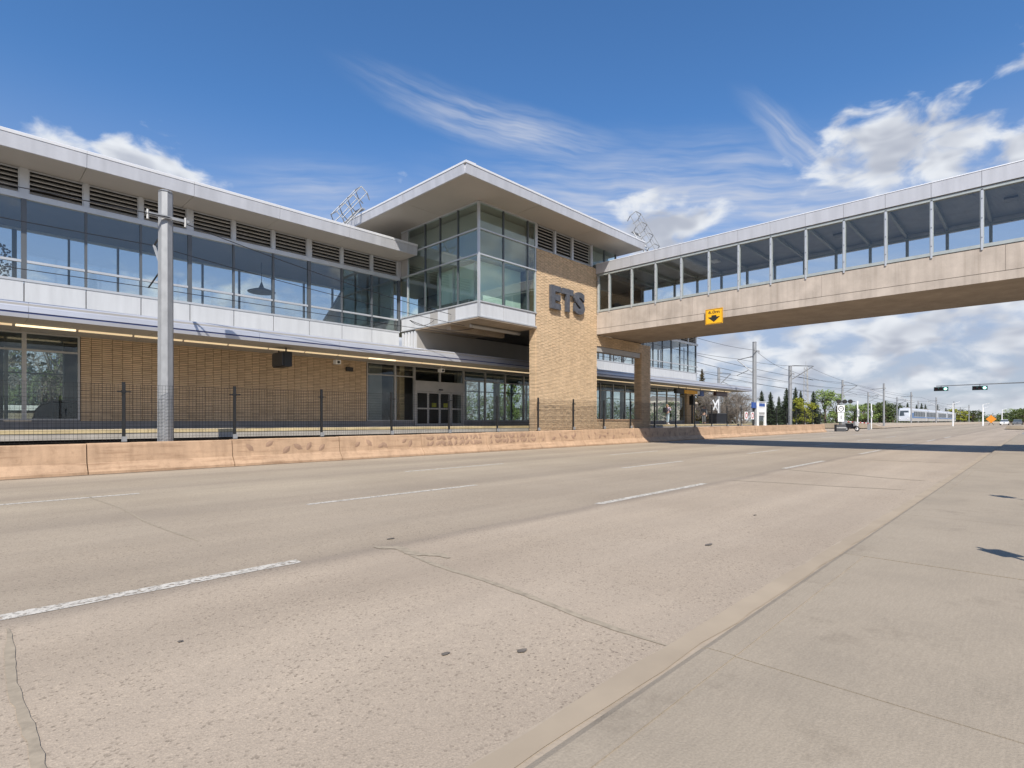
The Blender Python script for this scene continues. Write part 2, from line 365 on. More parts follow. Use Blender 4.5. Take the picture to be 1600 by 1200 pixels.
M['alu'] = plain('aluminium', (.55, .56, .57), .4, .5, .06, 2); M['alud'] = plain('dark_aluminium', (.12, .13, .14), .45, .4, .08, 2)
M['frame'] = plain('window_frame', (.42, .41, .39), .45, .3, .08, 2)
M['greypanel'] = plain('grey_panel', (.37, .355, .335), .5, .1, .06, 1); M['slat'] = plain('louvre_slat', (.44, .42, .39), .5, .2, .08, 1.5)
M['ceil'] = plain('ceiling', (.22, .22, .235), .7, 0, .08, .8); M['floor'] = plain('interior_floor', (.16, .15, .14), .35, 0, .1, 2)
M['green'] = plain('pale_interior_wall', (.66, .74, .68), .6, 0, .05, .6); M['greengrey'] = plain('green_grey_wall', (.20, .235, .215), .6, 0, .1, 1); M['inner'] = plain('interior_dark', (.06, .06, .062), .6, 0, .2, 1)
M['blueline'] = plain('blue_stripe', (.045, .065, .19), .4, .1); M['canopy'] = plain('canopy_metal', (.50, .51, .55), .4, .4, .05, 1)
M['galv'] = plain('galvanised_steel', (.30, .305, .31), .5, .3, .12, 7, 0, None, (1, 1, .5)); M['bridge_steel'] = plain('grey_green_steel', (.37, .40, .39), .5, .25, .08, 4)
M['black'] = plain('black_steel', (.02, .02, .02), .5, .2, .2, 8); M['wire'] = plain('cable', (.03, .03, .032), .5, .4)
M['letter'] = plain('letter_face', (.075, .08, .095), .55, .0, .35, 6); M['signy'] = plain('sign_yellow', (.85, .43, .012), .45, 0, .04)
M['signblack'] = plain('sign_black', (.02, .018, .015), .5); M['deck'] = plain('roof_deck', (.36, .38, .41), .5, .3, .1, 2)
M['strip'] = emit('dim_tube', (.85, .66, .40), .5); M['lit'] = emit('lit_tube', (1.0, .80, .50), 1.1)
M['glass'] = glass('clear_glass', (.895, .925, .93), 1.8); M['tglass'] = glass('tower_glass', (.88, .945, .915), 2.2); M['bglass'] = glass('bridge_glass', (.955, .97, .972), 1.0)
M['lglass'] = glass('lower_glass', (.86, .90, .89), 1.1)
M['seal'] = plain('joint_sealant', (.315, .26, .19), .9, 0, .2, 14); M['crack'] = plain('crack_fill', (.13, .11, .09), .9, 0, .3, 20)
M['gutter'] = concrete('gutter_concrete', (.385, .315, .238), .3)
M['silt'] = plain('gutter_silt', (.355, .285, .205), .95, 0, .10, 1.5); M['dirt'] = plain('gutter_grit', (.20, .14, .09), .95, 0, .4, 6, .4); M['earth'] = plain('dry_grass', (.235, .20, .115), .95, 0, .35, .3); M['bark'] = plain('bark', (.12, .09, .065), .9, 0, .3, 6, .5)
M['spruce'] = leaf_material('spruce_needles', (.025, .042, .02), (.065, .088, .04)); M['spruce2'] = leaf_material('rusty_spruce', (.055, .045, .018), (.10, .075, .03))
M['leaf'] = leaf_material('spring_leaves', (.10, .155, .035), (.20, .25, .075)); M['leaf2'] = leaf_material('yellow_green_leaves', (.17, .19, .02), (.28, .28, .04))
M['leaf3'] = leaf_material('dull_leaves', (.05, .075, .022), (.10, .125, .04)); M['twig'] = leaf_material('bare_twigs', (.16, .135, .11), (.27, .235, .2))
M['red'] = plain('red_paint', (.48, .03, .025), .5); M['blue'] = plain('blue_paint', (.02, .075, .30), .4); M['wht'] = plain('white_paint', (.78, .78, .77), .45, 0, .04)
M['maroon'] = plain('dark_display', (.045, .012, .012), .4); M['orange'] = plain('orange_paint', (.75, .26, .02), .5)
M['house'] = plain('beige_siding', (.55, .47, .38), .8); M['roofing'] = plain('shingles', (.16, .13, .11), .9)
M['skin'] = plain('skin', (.50, .32, .24), .55, 0, .04); M['hair'] = plain('fair_hair', (.38, .24, .13), .6); M['hairdark'] = plain('dark_hair', (.03, .022, .018), .6)
M['lilac'] = plain('lilac_fabric', (.52, .44, .56), .8); M['jeans'] = plain('light_denim', (.42, .53, .60), .8); M['blackcloth'] = plain('black_fabric', (.02, .02, .024), .8); M['greycloth'] = plain('grey_fabric', (.14, .15, .16), .8)
M['trainw'] = plain('train_white', (.54, .56, .59), .35, .1, .04); M['trainsilver'] = plain('train_lower', (.50, .47, .42), .45, .2); M['trainblue'] = plain('train_blue', (.08, .18, .38), .35)
M['window_dark'] = plain('vehicle_glass', (.06, .075, .09), .3, 0, .2, 1, 0, .25); M['rubber'] = plain('rubber', (.02, .02, .02), .8); M['green_on'] = emit('green_lamp', (.45, 1.0, .85), 2.0)
M['teal'] = plain('signal_housing', (.02, .05, .05), .5); M['lens'] = plain('dark_lens', (.06, .012, .012), .3)

# ------------------------------------------------------------------ ground, road, pavement
def sheet(name, xs, y0, y1, dz, mat, kind='structure', z0=None):
    mb = MB()
    for i in range(len(xs) - 1):
        a, b = xs[i], xs[i + 1]
        za = gz(a) + dz if z0 is None else z0; zb = gz(b) + dz if z0 is None else z0
        mb.add([(a, y0, za), (b, y0, zb), (b, y1, zb), (a, y1, za)], [(0, 1, 2, 3)])
    o = mb.build(name, mat); o['kind'] = kind; return o
XS = [-60, -30, -10, 0, 10, 20, 40, 60, 80, 100, 125, 150, 200, 300, 500, 900]
g = MB()
xs = [-1500] + XS + [3500]
for i in range(len(xs) - 1):
    za, zb = gz(xs[i]) - .16, gz(xs[i + 1]) - .16
    g.add([(xs[i], -2500, za), (xs[i + 1], -2500, zb), (xs[i + 1], 3500, zb), (xs[i], 3500, za)], [(0, 1, 2, 3)])
tag(g.build('ground', M['earth']), kind='structure')
road = sheet('road', XS, 1.655, 18.6, 0.0, M['road'])
cross = sheet('cross_road', [72, 80, 90, 98], -120, 1.9, -.004, M['road']); 
cross2 = sheet('cross_road', [72, 80, 90, 98], 18.6, 140, -.004, M['road'])
gut = sheet('gutter', XS, 1.42, 1.66, .004, M['gutter'])
walkbase = sheet('sidewalk', XS, -14, 1.3, .035, M['plinth'])
# pavement slabs and kerb stones, each a piece of its own
edges = [-9.2]
while edges[-1] < 66: edges.append(edges[-1] + (3.05 if edges[-1] < 30 else 6.1))
rows = [(-13.9, -6.42), (-6.4, -2.55), (-2.538, 1.2045)]
for i in range(len(edges) - 1):
    a, b = edges[i] + .006, edges[i + 1] - .006
    for (y0, y1) in rows:
        jit = random.uniform(-.003, .003)
        mb = MB(); mb.add([(a, y0, gz(a) - .05), (b, y0, gz(b) - .05), (b, y1, gz(b) - .05), (a, y1, gz(a) - .05),
                           (a, y0, gz(a) + .10 + jit), (b, y0, gz(b) + .10 + jit), (b, y1, gz(b) + .10 + jit), (a, y1, gz(a) + .10 + jit)],
                          [(0, 3, 2, 1), (4, 5, 6, 7), (0, 1, 5, 4), (1, 2, 6, 5), (2, 3, 7, 6), (3, 0, 4, 7)])
        mb.build('slab', M['walk'], walkbase)
    prof = [(1.205, -.05), (1.43, -.05), (1.43, .05), (1.40, .085), (1.36, .10), (1.205, .103)]
    n = len(prof); mb = MB()
    vs = [(a, q[0], q[1] + gz(a)) for q in prof] + [(b, q[0], q[1] + gz(b)) for q in prof]
    mb.add(vs, [(k, (k + 1) % n, n + (k + 1) % n, n + k) for k in range(n)] + [tuple(range(n - 1, -1, -1)), tuple(range(n, 2 * n))])
    mb.build('kerb_stone', M['walk'], walkbase)
far_walk = sheet('far_sidewalk', [98, 110, 150, 300], -10, 1.3, .10, M['walk'])

# sealed joints and cracks in the road
def wavy(name, p0, p1, w, mat, dz=.004, n=40, amp=.03, taper=True):
    p0, p1 = Vector(p0), Vector(p1); d = (p1 - p0).normalized(); s = Vector((-d.y, d.x)); vs = []; k = 0
    ph = random.uniform(0, 9)
    for i in range(n + 1):
        t = i / n; c = p0.lerp(p1, t) + s * (amp * math.sin(t * 11 + ph) + random.uniform(-amp, amp) * .22)
        ww = w * random.uniform(.8, 1.15)
        if taper: ww *= min(1, 6 * min(t, 1 - t) + .25)
        for q in (c - s * ww / 2, c + s * ww / 2): vs.append((q.x, q.y, gz(q.x) + dz))
    return MB().add(vs, [(2 * i, 2 * i + 2, 2 * i + 3, 2 * i + 1) for i in range(n)]).build(name, mat, road)
wavy('joint_seal', (3.08, 1.66), (3.35, 5.1), .06, M['seal'], amp=.02)
wavy('joint_seal', (3.5, 4.3), (3.3, 5.3), .12, M['seal'], .006, 18, .05)
wavy('joint_seal', (.22, 1.66), (.24, 5.0), .045, M['seal'], amp=.015)
wavy('joint_seal', (1.75, 13.4), (1.95, 7.0), .035, M['seal'], amp=.03)
wavy('gutter_dirt', (-9, 1.56), (66, 1.56), .15, M['silt'], .009, 300, .025, False)
wavy('joint_seal', (13.2, 1.9), (12.6, 5.2), .07, M['seal'], amp=.03)
wavy('joint_seal', (16.5, 5.4), (15.5, 1.9), .10, M['seal'], amp=.06)
wavy('joint_seal', (22.5, 1.9), (22.2, 5.2), .07, M['seal'], amp=.03)
def stain(x, y, rx, ry, mat=None, dz=.008):
    n = 14; vs = [(x + rx * math.cos(6.283 * i / n) * random.uniform(.7, 1.1), y + ry * math.sin(6.283 * i / n) * random.uniform(.7, 1.1), gz(x) + dz) for i in range(n)]
    MB().add(vs, [tuple(range(n))]).build('patch', mat or M['crack'], road)
for (x, y, a, b) in [(5.9, 2.66, .07, .035), (2.05, 2.55, .035, .02), (2.4, 2.25, .04, .025), (3.6, 5.5, .06, .03), (1.0, 3.9, .02, .015), (8.2, 3.0, .04, .02)]: stain(x, y, a, b)
wavy('gutter_dirt', (-9, 17.60), (69, 17.62), .20, M['dirt'], .006, 260, .025, False)
# lane marks: dashes 3 m long
mk = []
for (y, starts, w) in [(5.30, [-1.65 + 9.15 * k for k in range(-1, 7)], .15), (8.76, [4.1 + 9.5 * k for k in range(-1, 6)], .14), (12.45, [-1.3 + 9.9 * k for k in range(-1, 7)], .15)]:
    for s in starts:
        ln = 4.05 if y < 6 else 3.8
        nseg = 14; vs = []
        for i in range(nseg + 1):
            xx = s + ln * i / nseg
            vs += [(xx, y - w / 2 + random.uniform(-.008, .008), gz(xx) + .004), (xx, y + w / 2 + random.uniform(-.008, .008), gz(xx) + .004)]
        MB().add(vs, [(2 * i, 2 * i + 2, 2 * i + 3, 2 * i + 1) for i in range(nseg)]).build('lane_mark', M['paint'], road)

# trackbed behind the barrier
tb = sheet('trackbed', [-12, 0, 20, 40, 60, 71.9], 18.6, 24, -.02, M['ballast'])
for yy in (19.05, 20.35):
    MB().box(-12, 260, yy - .035, yy + .035, .02, .16).build('rail', M['galv'], tb)

# ------------------------------------------------------------------ barrier with relief
bar = thing('concrete_barrier', (2.4, 17.9, gz(2.4)), 'long pinkish concrete road barrier with carved leaves below the mesh fence', 'barrier')
leaf_me = MB().add([(-.17, 0, 0), (-.08, .0, .07), (.05, 0, .085), (.18, 0, 0), (.05, 0, -.085), (-.08, 0, -.07), (0, -.016, 0)],
                   [(0, 1, 6), (1, 2, 6), (2, 3, 6), (3, 4, 6), (4, 5, 6), (5, 0, 6)]).mesh('leaf_relief', M['relief'])
tri_me = MB().add([(-.10, 0, -.11), (.10, 0, -.11), (0, 0, .14), (0, -.014, -.02)], [(0, 1, 3), (1, 2, 3), (2, 0, 3)]).mesh('leaf_relief', M['relief'])
bx = -8.3; seg = 0
while bx < 69:
    ln = 3.58; a, b = bx + .012, bx + ln - .012
    h = .80 + 0.0035 * max(0, min(bx, 30))
    prof = [(17.70, -.05), (17.70, .07), (17.88, .30), (17.95, h - .03), (17.98, h), (18.22, h), (18.24, h - .03), (18.30, -.05)]
    n = len(prof); vs = [(a, q[0], q[1] + gz(a)) for q in prof] + [(b, q[0], q[1] + gz(b)) for q in prof]
    so = MB().add(vs, [(k, (k + 1) % n, n + (k + 1) % n, n + k) for k in range(n)] + [tuple(range(n - 1, -1, -1)), tuple(range(n, 2 * n))]).build('barrier_segment', M['barrier'], bar)
    dense = 12.5 < bx < 19.5
    if 5 < bx < 35:
        cnt = 15 if dense else 6
        for k in range(cnt):
            xx = a + .25 + (ln - .5) * (k + random.uniform(.1, .9)) / cnt
            for rep in range(2 if dense else 1):
                zz = random.uniform(.40, .68) if not dense else (.45 + .22 * rep)
                yy = 17.88 + (zz - .30) / (h - .33) * .07 - .006
                lo = bpy.data.objects.new('leaf_relief', leaf_me if (not dense or (k + rep) % 3) else tri_me)
                ang = random.choice((-.8, .8, -.5, .5)) + random.uniform(-.3, .3)
                sc = random.uniform(.65, 1.05)
                link(lo, so, Matrix.Translation((xx, yy, zz + gz(xx))) @ Matrix.Rotation(-.13, 4, 'X') @ Matrix.Rotation(ang if (not dense or (k + rep) % 3) else math.pi * (k % 2), 4, 'Y') @ Matrix.Scale(sc, 4))
    bx += ln; seg += 1

# ------------------------------------------------------------------ mesh fence on the barrier
fen = thing('mesh_fence', (3.27, 18.1, .85), 'black welded wire fence with slim posts standing on the concrete barrier', 'fence')
PX = [3.27 + 2.87 * k for k in range(-4, 24)]
def btop(x): return gz(x) + .80 + 0.0035 * max(0, min(x, 30))
for i, x in enumerate(PX):
    z0 = btop(x)
    m = MB().box(x - .035, x + .035, 18.06, 18.12, z0 - .03, z0 + 1.66).box(x - .09, x + .09, 18.03, 18.15, z0 - .02, z0 + .015)
    p = m.build('post', M['black'], fen)
    MB().box(x - .16, x + .16, 18.04, 18.06, z0 + 1.38, z0 + 1.41).box(x - .05, x + .05, 18.045, 18.125, z0 + 1.36, z0 + 1.43).build('clamp', M['black'], p)
    MB().box(x - .06, x + .06, 18.0, 18.055, z0 + .02, z0 + .16).build('foot_bracket', M['galv'], p)
    if i + 1 < len(PX):
        x1 = PX[i + 1]; w = MB(); t = .0026 if x < 32 else .004
        k = 0; step = .085 if x < 32 else .17
        n = int((x1 - x - .08) / step)
        for k in range(n + 1):
            xx = x + .04 + (x1 - x - .08) * k / n; zz = btop(xx)
            w.box(xx - t, xx + t, 18.072, 18.078, zz + .03, zz + 1.60)
        for k in range(17 if x < 32 else 9):
            zz = .04 + 1.55 * k / (16 if x < 32 else 8)
            th = t * (1.5 if k % 4 == 0 else 1)
            za, zb = btop(x), btop(x1)
            w.add([(x, 18.066, za + zz - th), (x1, 18.066, zb + zz - th), (x1, 18.071, zb + zz - th), (x, 18.071, za + zz - th),
                   (x, 18.066, za + zz + th), (x1, 18.066, zb + zz + th), (x1, 18.071, zb + zz + th), (x, 18.071, za + zz + th)],
                  [(0, 3, 2, 1), (4, 5, 6, 7), (0, 1, 5, 4), (1, 2, 6, 5), (2, 3, 7, 6), (3, 0, 4, 7)])
        w.build('wire_panel', M['black'], fen, kind='stuff')

# ------------------------------------------------------------------ platform
PZ = 1.13
pf = thing('station_platform', (20, 22.5, 0), 'raised concrete station platform with yellow warning edge beside the track', 'platform')
MB().box(-10, 57.5, 20.7, 30.4, .84, PZ - .006).build('slab', M['platform'], pf)
for i in range(28):
    x0 = -10 + i * 2.4
    box('edge_strip', x0 + .004, x0 + 2.396, 20.682, 21.3, PZ - .10, PZ, M['yellow'], pf)
MB().box(-10, 57.5, 21.4, 21.6, -.1, .84).build('recess_wall', M['dark'], pf)  # concrete coloured black to stand for the shade under the slab
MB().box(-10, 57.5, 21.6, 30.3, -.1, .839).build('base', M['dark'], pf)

# ------------------------------------------------------------------ brickwork
def brick_field(owner, x0, x1, z0, z1, y, holes=(), limit=300, bw=.31, bh=.072, facing='-Y', near=None):
    """stack-bond bricks on a wall whose face is y (facing -Y) or x (facing -X); 'limit' of them are objects, the rest one mesh"""
    me = MB().box(-.5, .5, -.5, .5, -.5, .5).mesh('brick', M['brick'])
    cells = []
    nx = max(1, round((x1 - x0) / bw)); nz = max(1, round((z1 - z0) / bh)); cw = (x1 - x0) / nx; ch = (z1 - z0) / nz
    for i in range(nx):
        for k in range(nz):
            cx, cz = x0 + (i + .5) * cw, z0 + (k + .5) * ch
            if any(h[0] < cx < h[1] and h[2] < cz < h[3] for h in holes): continue
            off = .014 * ((k + i) % 2) + random.uniform(0, .005)
            cells.append((cx, cz, off))
    if near: cells.sort(key=lambda c: (c[0] - near[0]) ** 2 + (c[1] - near[1]) ** 2)
    rest = MB(); jw = .009
    for n, (cx, cz, off) in enumerate(cells):
        w, h = cw - .012, ch - .017
        if facing == '-Y': c = (cx, y + .03 - off, cz); d = (w, .07, h)
        else: c = (y + .03 - off, cx, cz); d = (.07, w, h)
        if n < limit:
            o = bpy.data.objects.new('brick', me); link(o, owner, Matrix.Translation(c) @ Matrix.Diagonal((*d, 1)))
        else:
            rest.box(c[0] - d[0] / 2, c[0] + d[0] / 2, c[1] - d[1] / 2, c[1] + d[1] / 2, c[2] - d[2] / 2, c[2] + d[2] / 2)
    if rest.v: rest.build('brickwork', M['brick'], owner, kind='stuff')

# ------------------------------------------------------------------ station building (concourse over the platform)
st = thing('station_building', (16, 24.5, PZ), 'long glazed station concourse with louvres above a buff brick platform wall', 'station')
YW, YB = 24.5, 28.6
BAY = 1.655
def louvre_bay(owner, x0, x1, y, z0, z1, n=6):
    m = MB(); t = .035
    m.box(x0, x1, y - .02, y + .06, z1 - t, z1).box(x0, x1, y - .02, y + .06, z0, z0 + t).box(x0, x0 + t, y - .02, y + .06, z0 + t, z1 - t).box(x1 - t, x1, y - .02, y + .06, z0 + t, z1 - t)
    lv = m.build('louvre', M['alu'], owner)
    box('back_panel', x0 + .01, x1 - .01, y + .16, y + .2, z0, z1, M['dark'], lv)
    pitch = (z1 - z0 - 2 * t) / n
    for k in range(n):
        zc = z0 + t + (k + .5) * pitch
        box('slat', x0 + t, x1 - t, y - .005, y + .15, zc - .011, zc + .011, M['slat'], lv, Matrix.Rotation(R(38), 4, 'X'))
def concourse(k0, k1, xend0, xend1):
    """one run of the upper storey from bay k0 to k1"""
    x0, x1 = xend0, xend1
    box('floor_slab', x0, x1, YW + .1, YB - .1, 5.5, 6.05, M['floor'], st)
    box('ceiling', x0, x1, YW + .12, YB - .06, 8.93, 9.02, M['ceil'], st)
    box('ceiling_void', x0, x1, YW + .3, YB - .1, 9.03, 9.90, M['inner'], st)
    for y, nm in ((YW, 'front'), (YB, 'back')):
        s = 1 if nm == 'front' else -1
        box('sill_rail', x0, x1, y - .07, y + .09, 6.09, 6.17, M['alu'], st)
        box('hand_rail', x0, x1, y - .055, y + .05, 6.73, 6.81, M['alu'], st)
        box('transom', x0, x1, y - .08, y + .1, 8.86, 9.04, M['alu'], st)
        for k in range(k0, k1 + 1):
            xk = max(x0 + .04, min(x1 - .04, k * BAY)); th = .07 if k % 3 == 1 else .035
            box('mullion', xk - th, xk + th, y - .06, y + .075, 6.17, 8.86, M['alud'], st)
            if k < k1:
                xn = max(x0 + .04, min(x1 - .04, (k + 1) * BAY)); tn = .07 if (k + 1) % 3 == 1 else .035
                if xn - xk < .3: continue
                box('pane', xk + th, xn - tn, y - .006, y + .006, 6.17, 8.86, M['glass'], st)
                box('spandrel_panel', xk + .014, xn - .014, y - .05, y + .08, 5.30, 6.085, M['white'], st)
                if nm == 'front':
                    lt = .11 if k % 3 == 1 else .07; ln_ = .11 if (k + 1) % 3 == 1 else .07
                    louvre_bay(st, xk + lt, xn - ln_, y, 9.04, 9.88, 5)
            if nm == 'front':
                lt = .11 if k % 3 == 1 else .07
                box('louvre_post', xk - lt, xk + lt, y - .06, y + .1, 9.04, 9.895, M['alu'], st)
    # back upper closure
    box('rear_panel', x0, x1, YB, YB + .08, 9.045, 9.9, M['greypanel'], st)
    # roof: slab, soffit panels, fascia panels and cap
    box('roof_slab', x0, x1, 22.97, 30.2, 9.945, 10.38, M['greypanel'], st)
    xa = x0; i = 0
    first = 3.12
    cuts = [x0] + [first + 3.22 * q for q in range(-6, 20) if x0 + .4 < first + 3.22 * q < x1 - .4] + [x1]
    for a, b in zip(cuts[:-1], cuts[1:]):
        box('soffit_panel', a + .006, b - .006, 22.965, YW + .3, 9.90, 9.94, M['soffit'], st)
        box('rear_soffit_panel', a + .006, b - .006, YB, 30.2, 9.90, 9.94, M['soffit'], st)
        MB().prism([(22.96, 9.895), (22.90, 9.895), (22.86, 10.33), (22.96, 10.33)], 'X', a + .005, b - .005).build('fascia_panel', M['metal'], st)
        MB().prism([(23.3, 10.34), (22.845, 10.34), (22.835, 10.43), (22.86, 10.45), (23.3, 10.47)], 'X', a + .003, b - .003).build('roof_cap', M['cap'], st)
concourse(-5, 10, -8.2, 16.58)
concourse(19, 31, 30.95, 51.7)
MB().prism([(12.2, 6.06), (16.5, 6.06), (16.5, 7.75), (15.4, 7.55)], 'Y', 26.6, 26.75).build('stair_parapet', M['greengrey'], st)
MB().prism([(13.6, 6.06), (16.5, 6.06), (16.5, 8.9), (15.3, 8.9)], 'Y', 27.9, 28.2).build('stair_wall', M['greengrey'], st)
box('partition', 16.3, 16.5, 24.9, 28.4, 6.06, 8.92, M['greengrey'], st)
# glazed end wall of the concourse
for y0, y1 in ((YW + .08, 25.9), (25.9, 27.25), (27.25, YB - .08)):
    box('pane', 51.63, 51.645, y0 + .03, y1 - .03, 6.17, 8.86, M['glass'], st)
    box('mullion', 51.58, 51.69, y1 - .03, y1 + .03, 6.17, 8.86, M['alud'], st)
box('spandrel_panel', 51.6, 51.72, YW + .1, YB - .1, 5.3, 6.085, M['white'], st)
# lower storey: windows, brick wall
def window_run(xs, z0, zt, z1, y, owner, mat, fr=.055, skip=()):
    for a, b in zip(xs[:-1], xs[1:]):
        if (a, b) in skip: continue
        w = MB(); w.box(a, b, y - .05, y + .07, z1 - fr, z1).box(a, b, y - .05, y + .07, z0, z0 + fr).box(a, b, y - .045, y + .065, zt - fr / 2, zt + fr / 2)
        w.box(a, a + fr, y - .05, y + .07, z0 + fr, z1 - fr).box(b - fr, b, y - .05, y + .07, z0 + fr, z1 - fr)
        f = w.build('window', M['frame'], owner)
        box('pane', a + fr, b - fr, y - .006, y + .006, z0 + fr, zt - fr / 2, mat, f)
        box('pane', a + fr, b - fr, y - .006, y + .006, zt + fr / 2, z1 - fr, mat, f)
ZS = 4.42
window_run([-8.2, -5.9, -3.6, -1.3, 1.66, 3.14], 1.42, 3.8, 4.41, YW, st, M['lglass'], .06)
box('plinth', -8.2, 17.5, YW - .04, YW + .3, PZ, 1.40, M['plinth'], st)
box('plinth', 21.08, 52, YW - .04, YW + .3, PZ, 1.40, M['plinth'], st)
wallm = MB().box(3.15, 14.6, YW + .02, YW + .32, 1.40, 4.45).build('brick_wall', M['mortar'], st)
brick_field(wallm, 3.16, 14.6, 1.405, 4.42, YW, limit=290, near=(3.2, 3.2))
window_run([14.62, 16.3, 17.52], 1.40, 3.8, 4.41, YW, st, M['lglass'])
window_run([21.07, 22.82, 24.55, 26.29, 28.0, 29.75, 31.5, 33.25, 35.0, 36.75, 38.5, 40.25, 42, 43.75, 45.5, 47.25, 48.9], 1.40, 3.8, 4.41, YW, st, M['lglass'])
col_ = MB().box(49.0, 50.7, YW - .2, YW + .5, PZ, 4.42).build('brick_column', M['mortar'], st)
brick_field(col_, 49.0, 50.7, PZ, 4.41, YW - .22, limit=0)
brick_field(col_, YW - .2, YW + .5, PZ, 4.41, 48.98, limit=0, facing='-X')
# brick pilaster inside behind the glass
pil = MB().box(16.75, 17.05, 24.75, 25.3, PZ, 4.4).build('brick_pilaster', M['mortar'], st)
brick_field(pil, 16.75, 17.05, PZ, 4.4, 24.72, limit=0)
# sliding entrance doors
dr = MB().box(17.54, 21.05, YW - .10, YW + .12, 3.05, 3.62).box(17.54, 17.64, YW - .08, YW + .1, PZ, 3.05).box(20.95, 21.05, YW - .08, YW + .1, PZ, 3.05).build('entrance_door', M['frame'], st)
for (a, b) in ((17.54, 19.29), (19.29, 21.05)):
    w = MB().box(a, b, YW - .05, YW + .07, 4.355, 4.41).box(a, a + .05, YW - .05, YW + .07, 3.63, 4.355).box(b - .05, b, YW - .05, YW + .07, 3.63, 4.355).build('overlight', M['frame'], st)
    box('pane', a + .05, b - .05, YW - .005, YW + .005, 3.63, 4.355, M['lglass'], w)
for i in range(4):
    a = 17.65 + .823 * i; b = a + .815; off = .03 * (i in (1, 2))
    w = MB()
    for z0, z1 in ((PZ + .02, PZ + .14), (2.06, 2.14), (2.95, 3.04)): w.box(a, b, YW - .04 + off, YW + off, z0, z1)
    w.box(a, a + .07, YW - .04 + off, YW + off, PZ + .14, 2.06).box(b - .07, b, YW - .04 + off, YW + off, PZ + .14, 2.06).box(a, a + .07, YW - .04 + off, YW + off, 2.14, 2.95).box(b - .07, b, YW - .04 + off, YW + off, 2.14, 2.95)
    w.build('door_leaf', M['frame'], dr)
    box('pane', a + .07, b - .07, YW - .025 + off, YW - .015 + off, PZ + .14, 2.06, M['lglass'], dr)
    box('pane', a + .07, b - .07, YW - .025 + off, YW - .015 + off, 2.14, 2.95, M['lglass'], dr)
    if i in (1, 2): box('sticker', a + .25, b - .25, YW - .047 + off, YW - .043 + off, 2.18, 2.42, M['leaf2'], dr)
box('door_sensor', 19.15, 19.42, YW - .16, YW - .10, 3.14, 3.2, M['black'], dr)
# interior of the lower storey
box('lower_floor', -8.2, 52, YW + .33, 30.3, PZ, PZ + .012, M['floor'], st)
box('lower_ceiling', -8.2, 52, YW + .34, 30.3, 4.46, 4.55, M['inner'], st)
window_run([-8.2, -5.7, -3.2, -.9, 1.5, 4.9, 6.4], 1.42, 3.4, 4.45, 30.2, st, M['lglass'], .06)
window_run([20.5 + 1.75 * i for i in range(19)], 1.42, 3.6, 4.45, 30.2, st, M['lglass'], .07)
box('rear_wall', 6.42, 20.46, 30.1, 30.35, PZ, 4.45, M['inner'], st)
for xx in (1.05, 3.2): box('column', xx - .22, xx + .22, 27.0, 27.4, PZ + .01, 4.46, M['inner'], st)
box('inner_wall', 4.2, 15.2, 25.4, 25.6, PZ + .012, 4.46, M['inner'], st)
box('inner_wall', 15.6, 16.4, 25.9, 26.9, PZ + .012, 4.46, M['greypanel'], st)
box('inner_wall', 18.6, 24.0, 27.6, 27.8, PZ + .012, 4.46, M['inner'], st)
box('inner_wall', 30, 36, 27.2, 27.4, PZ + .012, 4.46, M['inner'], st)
for xx in (22.2, 25.6, 29.4, 38.2, 41.0, 44.3): box('column', xx - .16, xx + .16, 26.2, 26.5, PZ + .012, 4.46, M['greypanel'], st)
# canopy over the platform
CX0, CX1 = -8.2, 56.5
MB().prism([(21.03, 4.43), (24.46, 4.43), (24.46, 5.29), (23.0, 5.15), (21.03, 4.80)], 'X', CX0, CX1).build('canopy_core', M['greypanel'], st)
cuts = [CX0 + 3.24 * i for i in range(21)]; cuts[-1] = CX1
for a, b in zip(cuts[:-1], cuts[1:]):
    box('canopy_soffit', a + .006, b - .006, 21.04, 24.46, 4.395, 4.425, M['soffit'], st)
    MB().prism([(21.03, 4.385), (20.985, 4.385), (20.97, 4.50), (21.03, 4.50)], 'X', a + .004, b - .004).build('fascia_lower', M['canopy'], st)
    MB().prism([(21.03, 4.502), (20.99, 4.502), (20.99, 4.548), (21.03, 4.548)], 'X', a + .002, b - .002).build('fascia_stripe', M['blueline'], st)
    MB().prism([(21.03, 4.55), (20.965, 4.55), (20.985, 4.68), (21.0, 4.685), (21.03, 4.685)], 'X', a + .004, b - .004).build('fascia_upper', M['canopy'], st)
    MB().prism([(21.03, 4.69), (21.01, 4.69), (21.08, 4.86), (21.6, 4.93), (21.6, 4.90), (21.1, 4.82)], 'X', a + .004, b - .004).build('gutter_edge', M['canopy'], st)
i = 0; xx = CX0 + .3
while xx < CX1 - 1.5:
    litq = (abs(xx - 1.9) < .75) or (abs(xx - 13.4) < .7) or (abs(xx - 25.2) < .75) or (abs(xx - 37.5) < .7) or (abs(xx - 50) < .8)
    box('strip_light', xx, xx + 1.46, 22.62, 22.74, 4.345, 4.394, M['lit'] if litq else M['strip'], st); xx += 1.54
# low block under the tower, against the canopy
box('grey_wall', 16.72, 30.9, 23.1, 24.44, 5.1, 6.10, M['greypanel'], st)
for k in range(5): box('rib', 16.66, 16.72, 23.14 + k * .27, 23.3 + k * .27, 5.2, 6.08, M['white'], st)
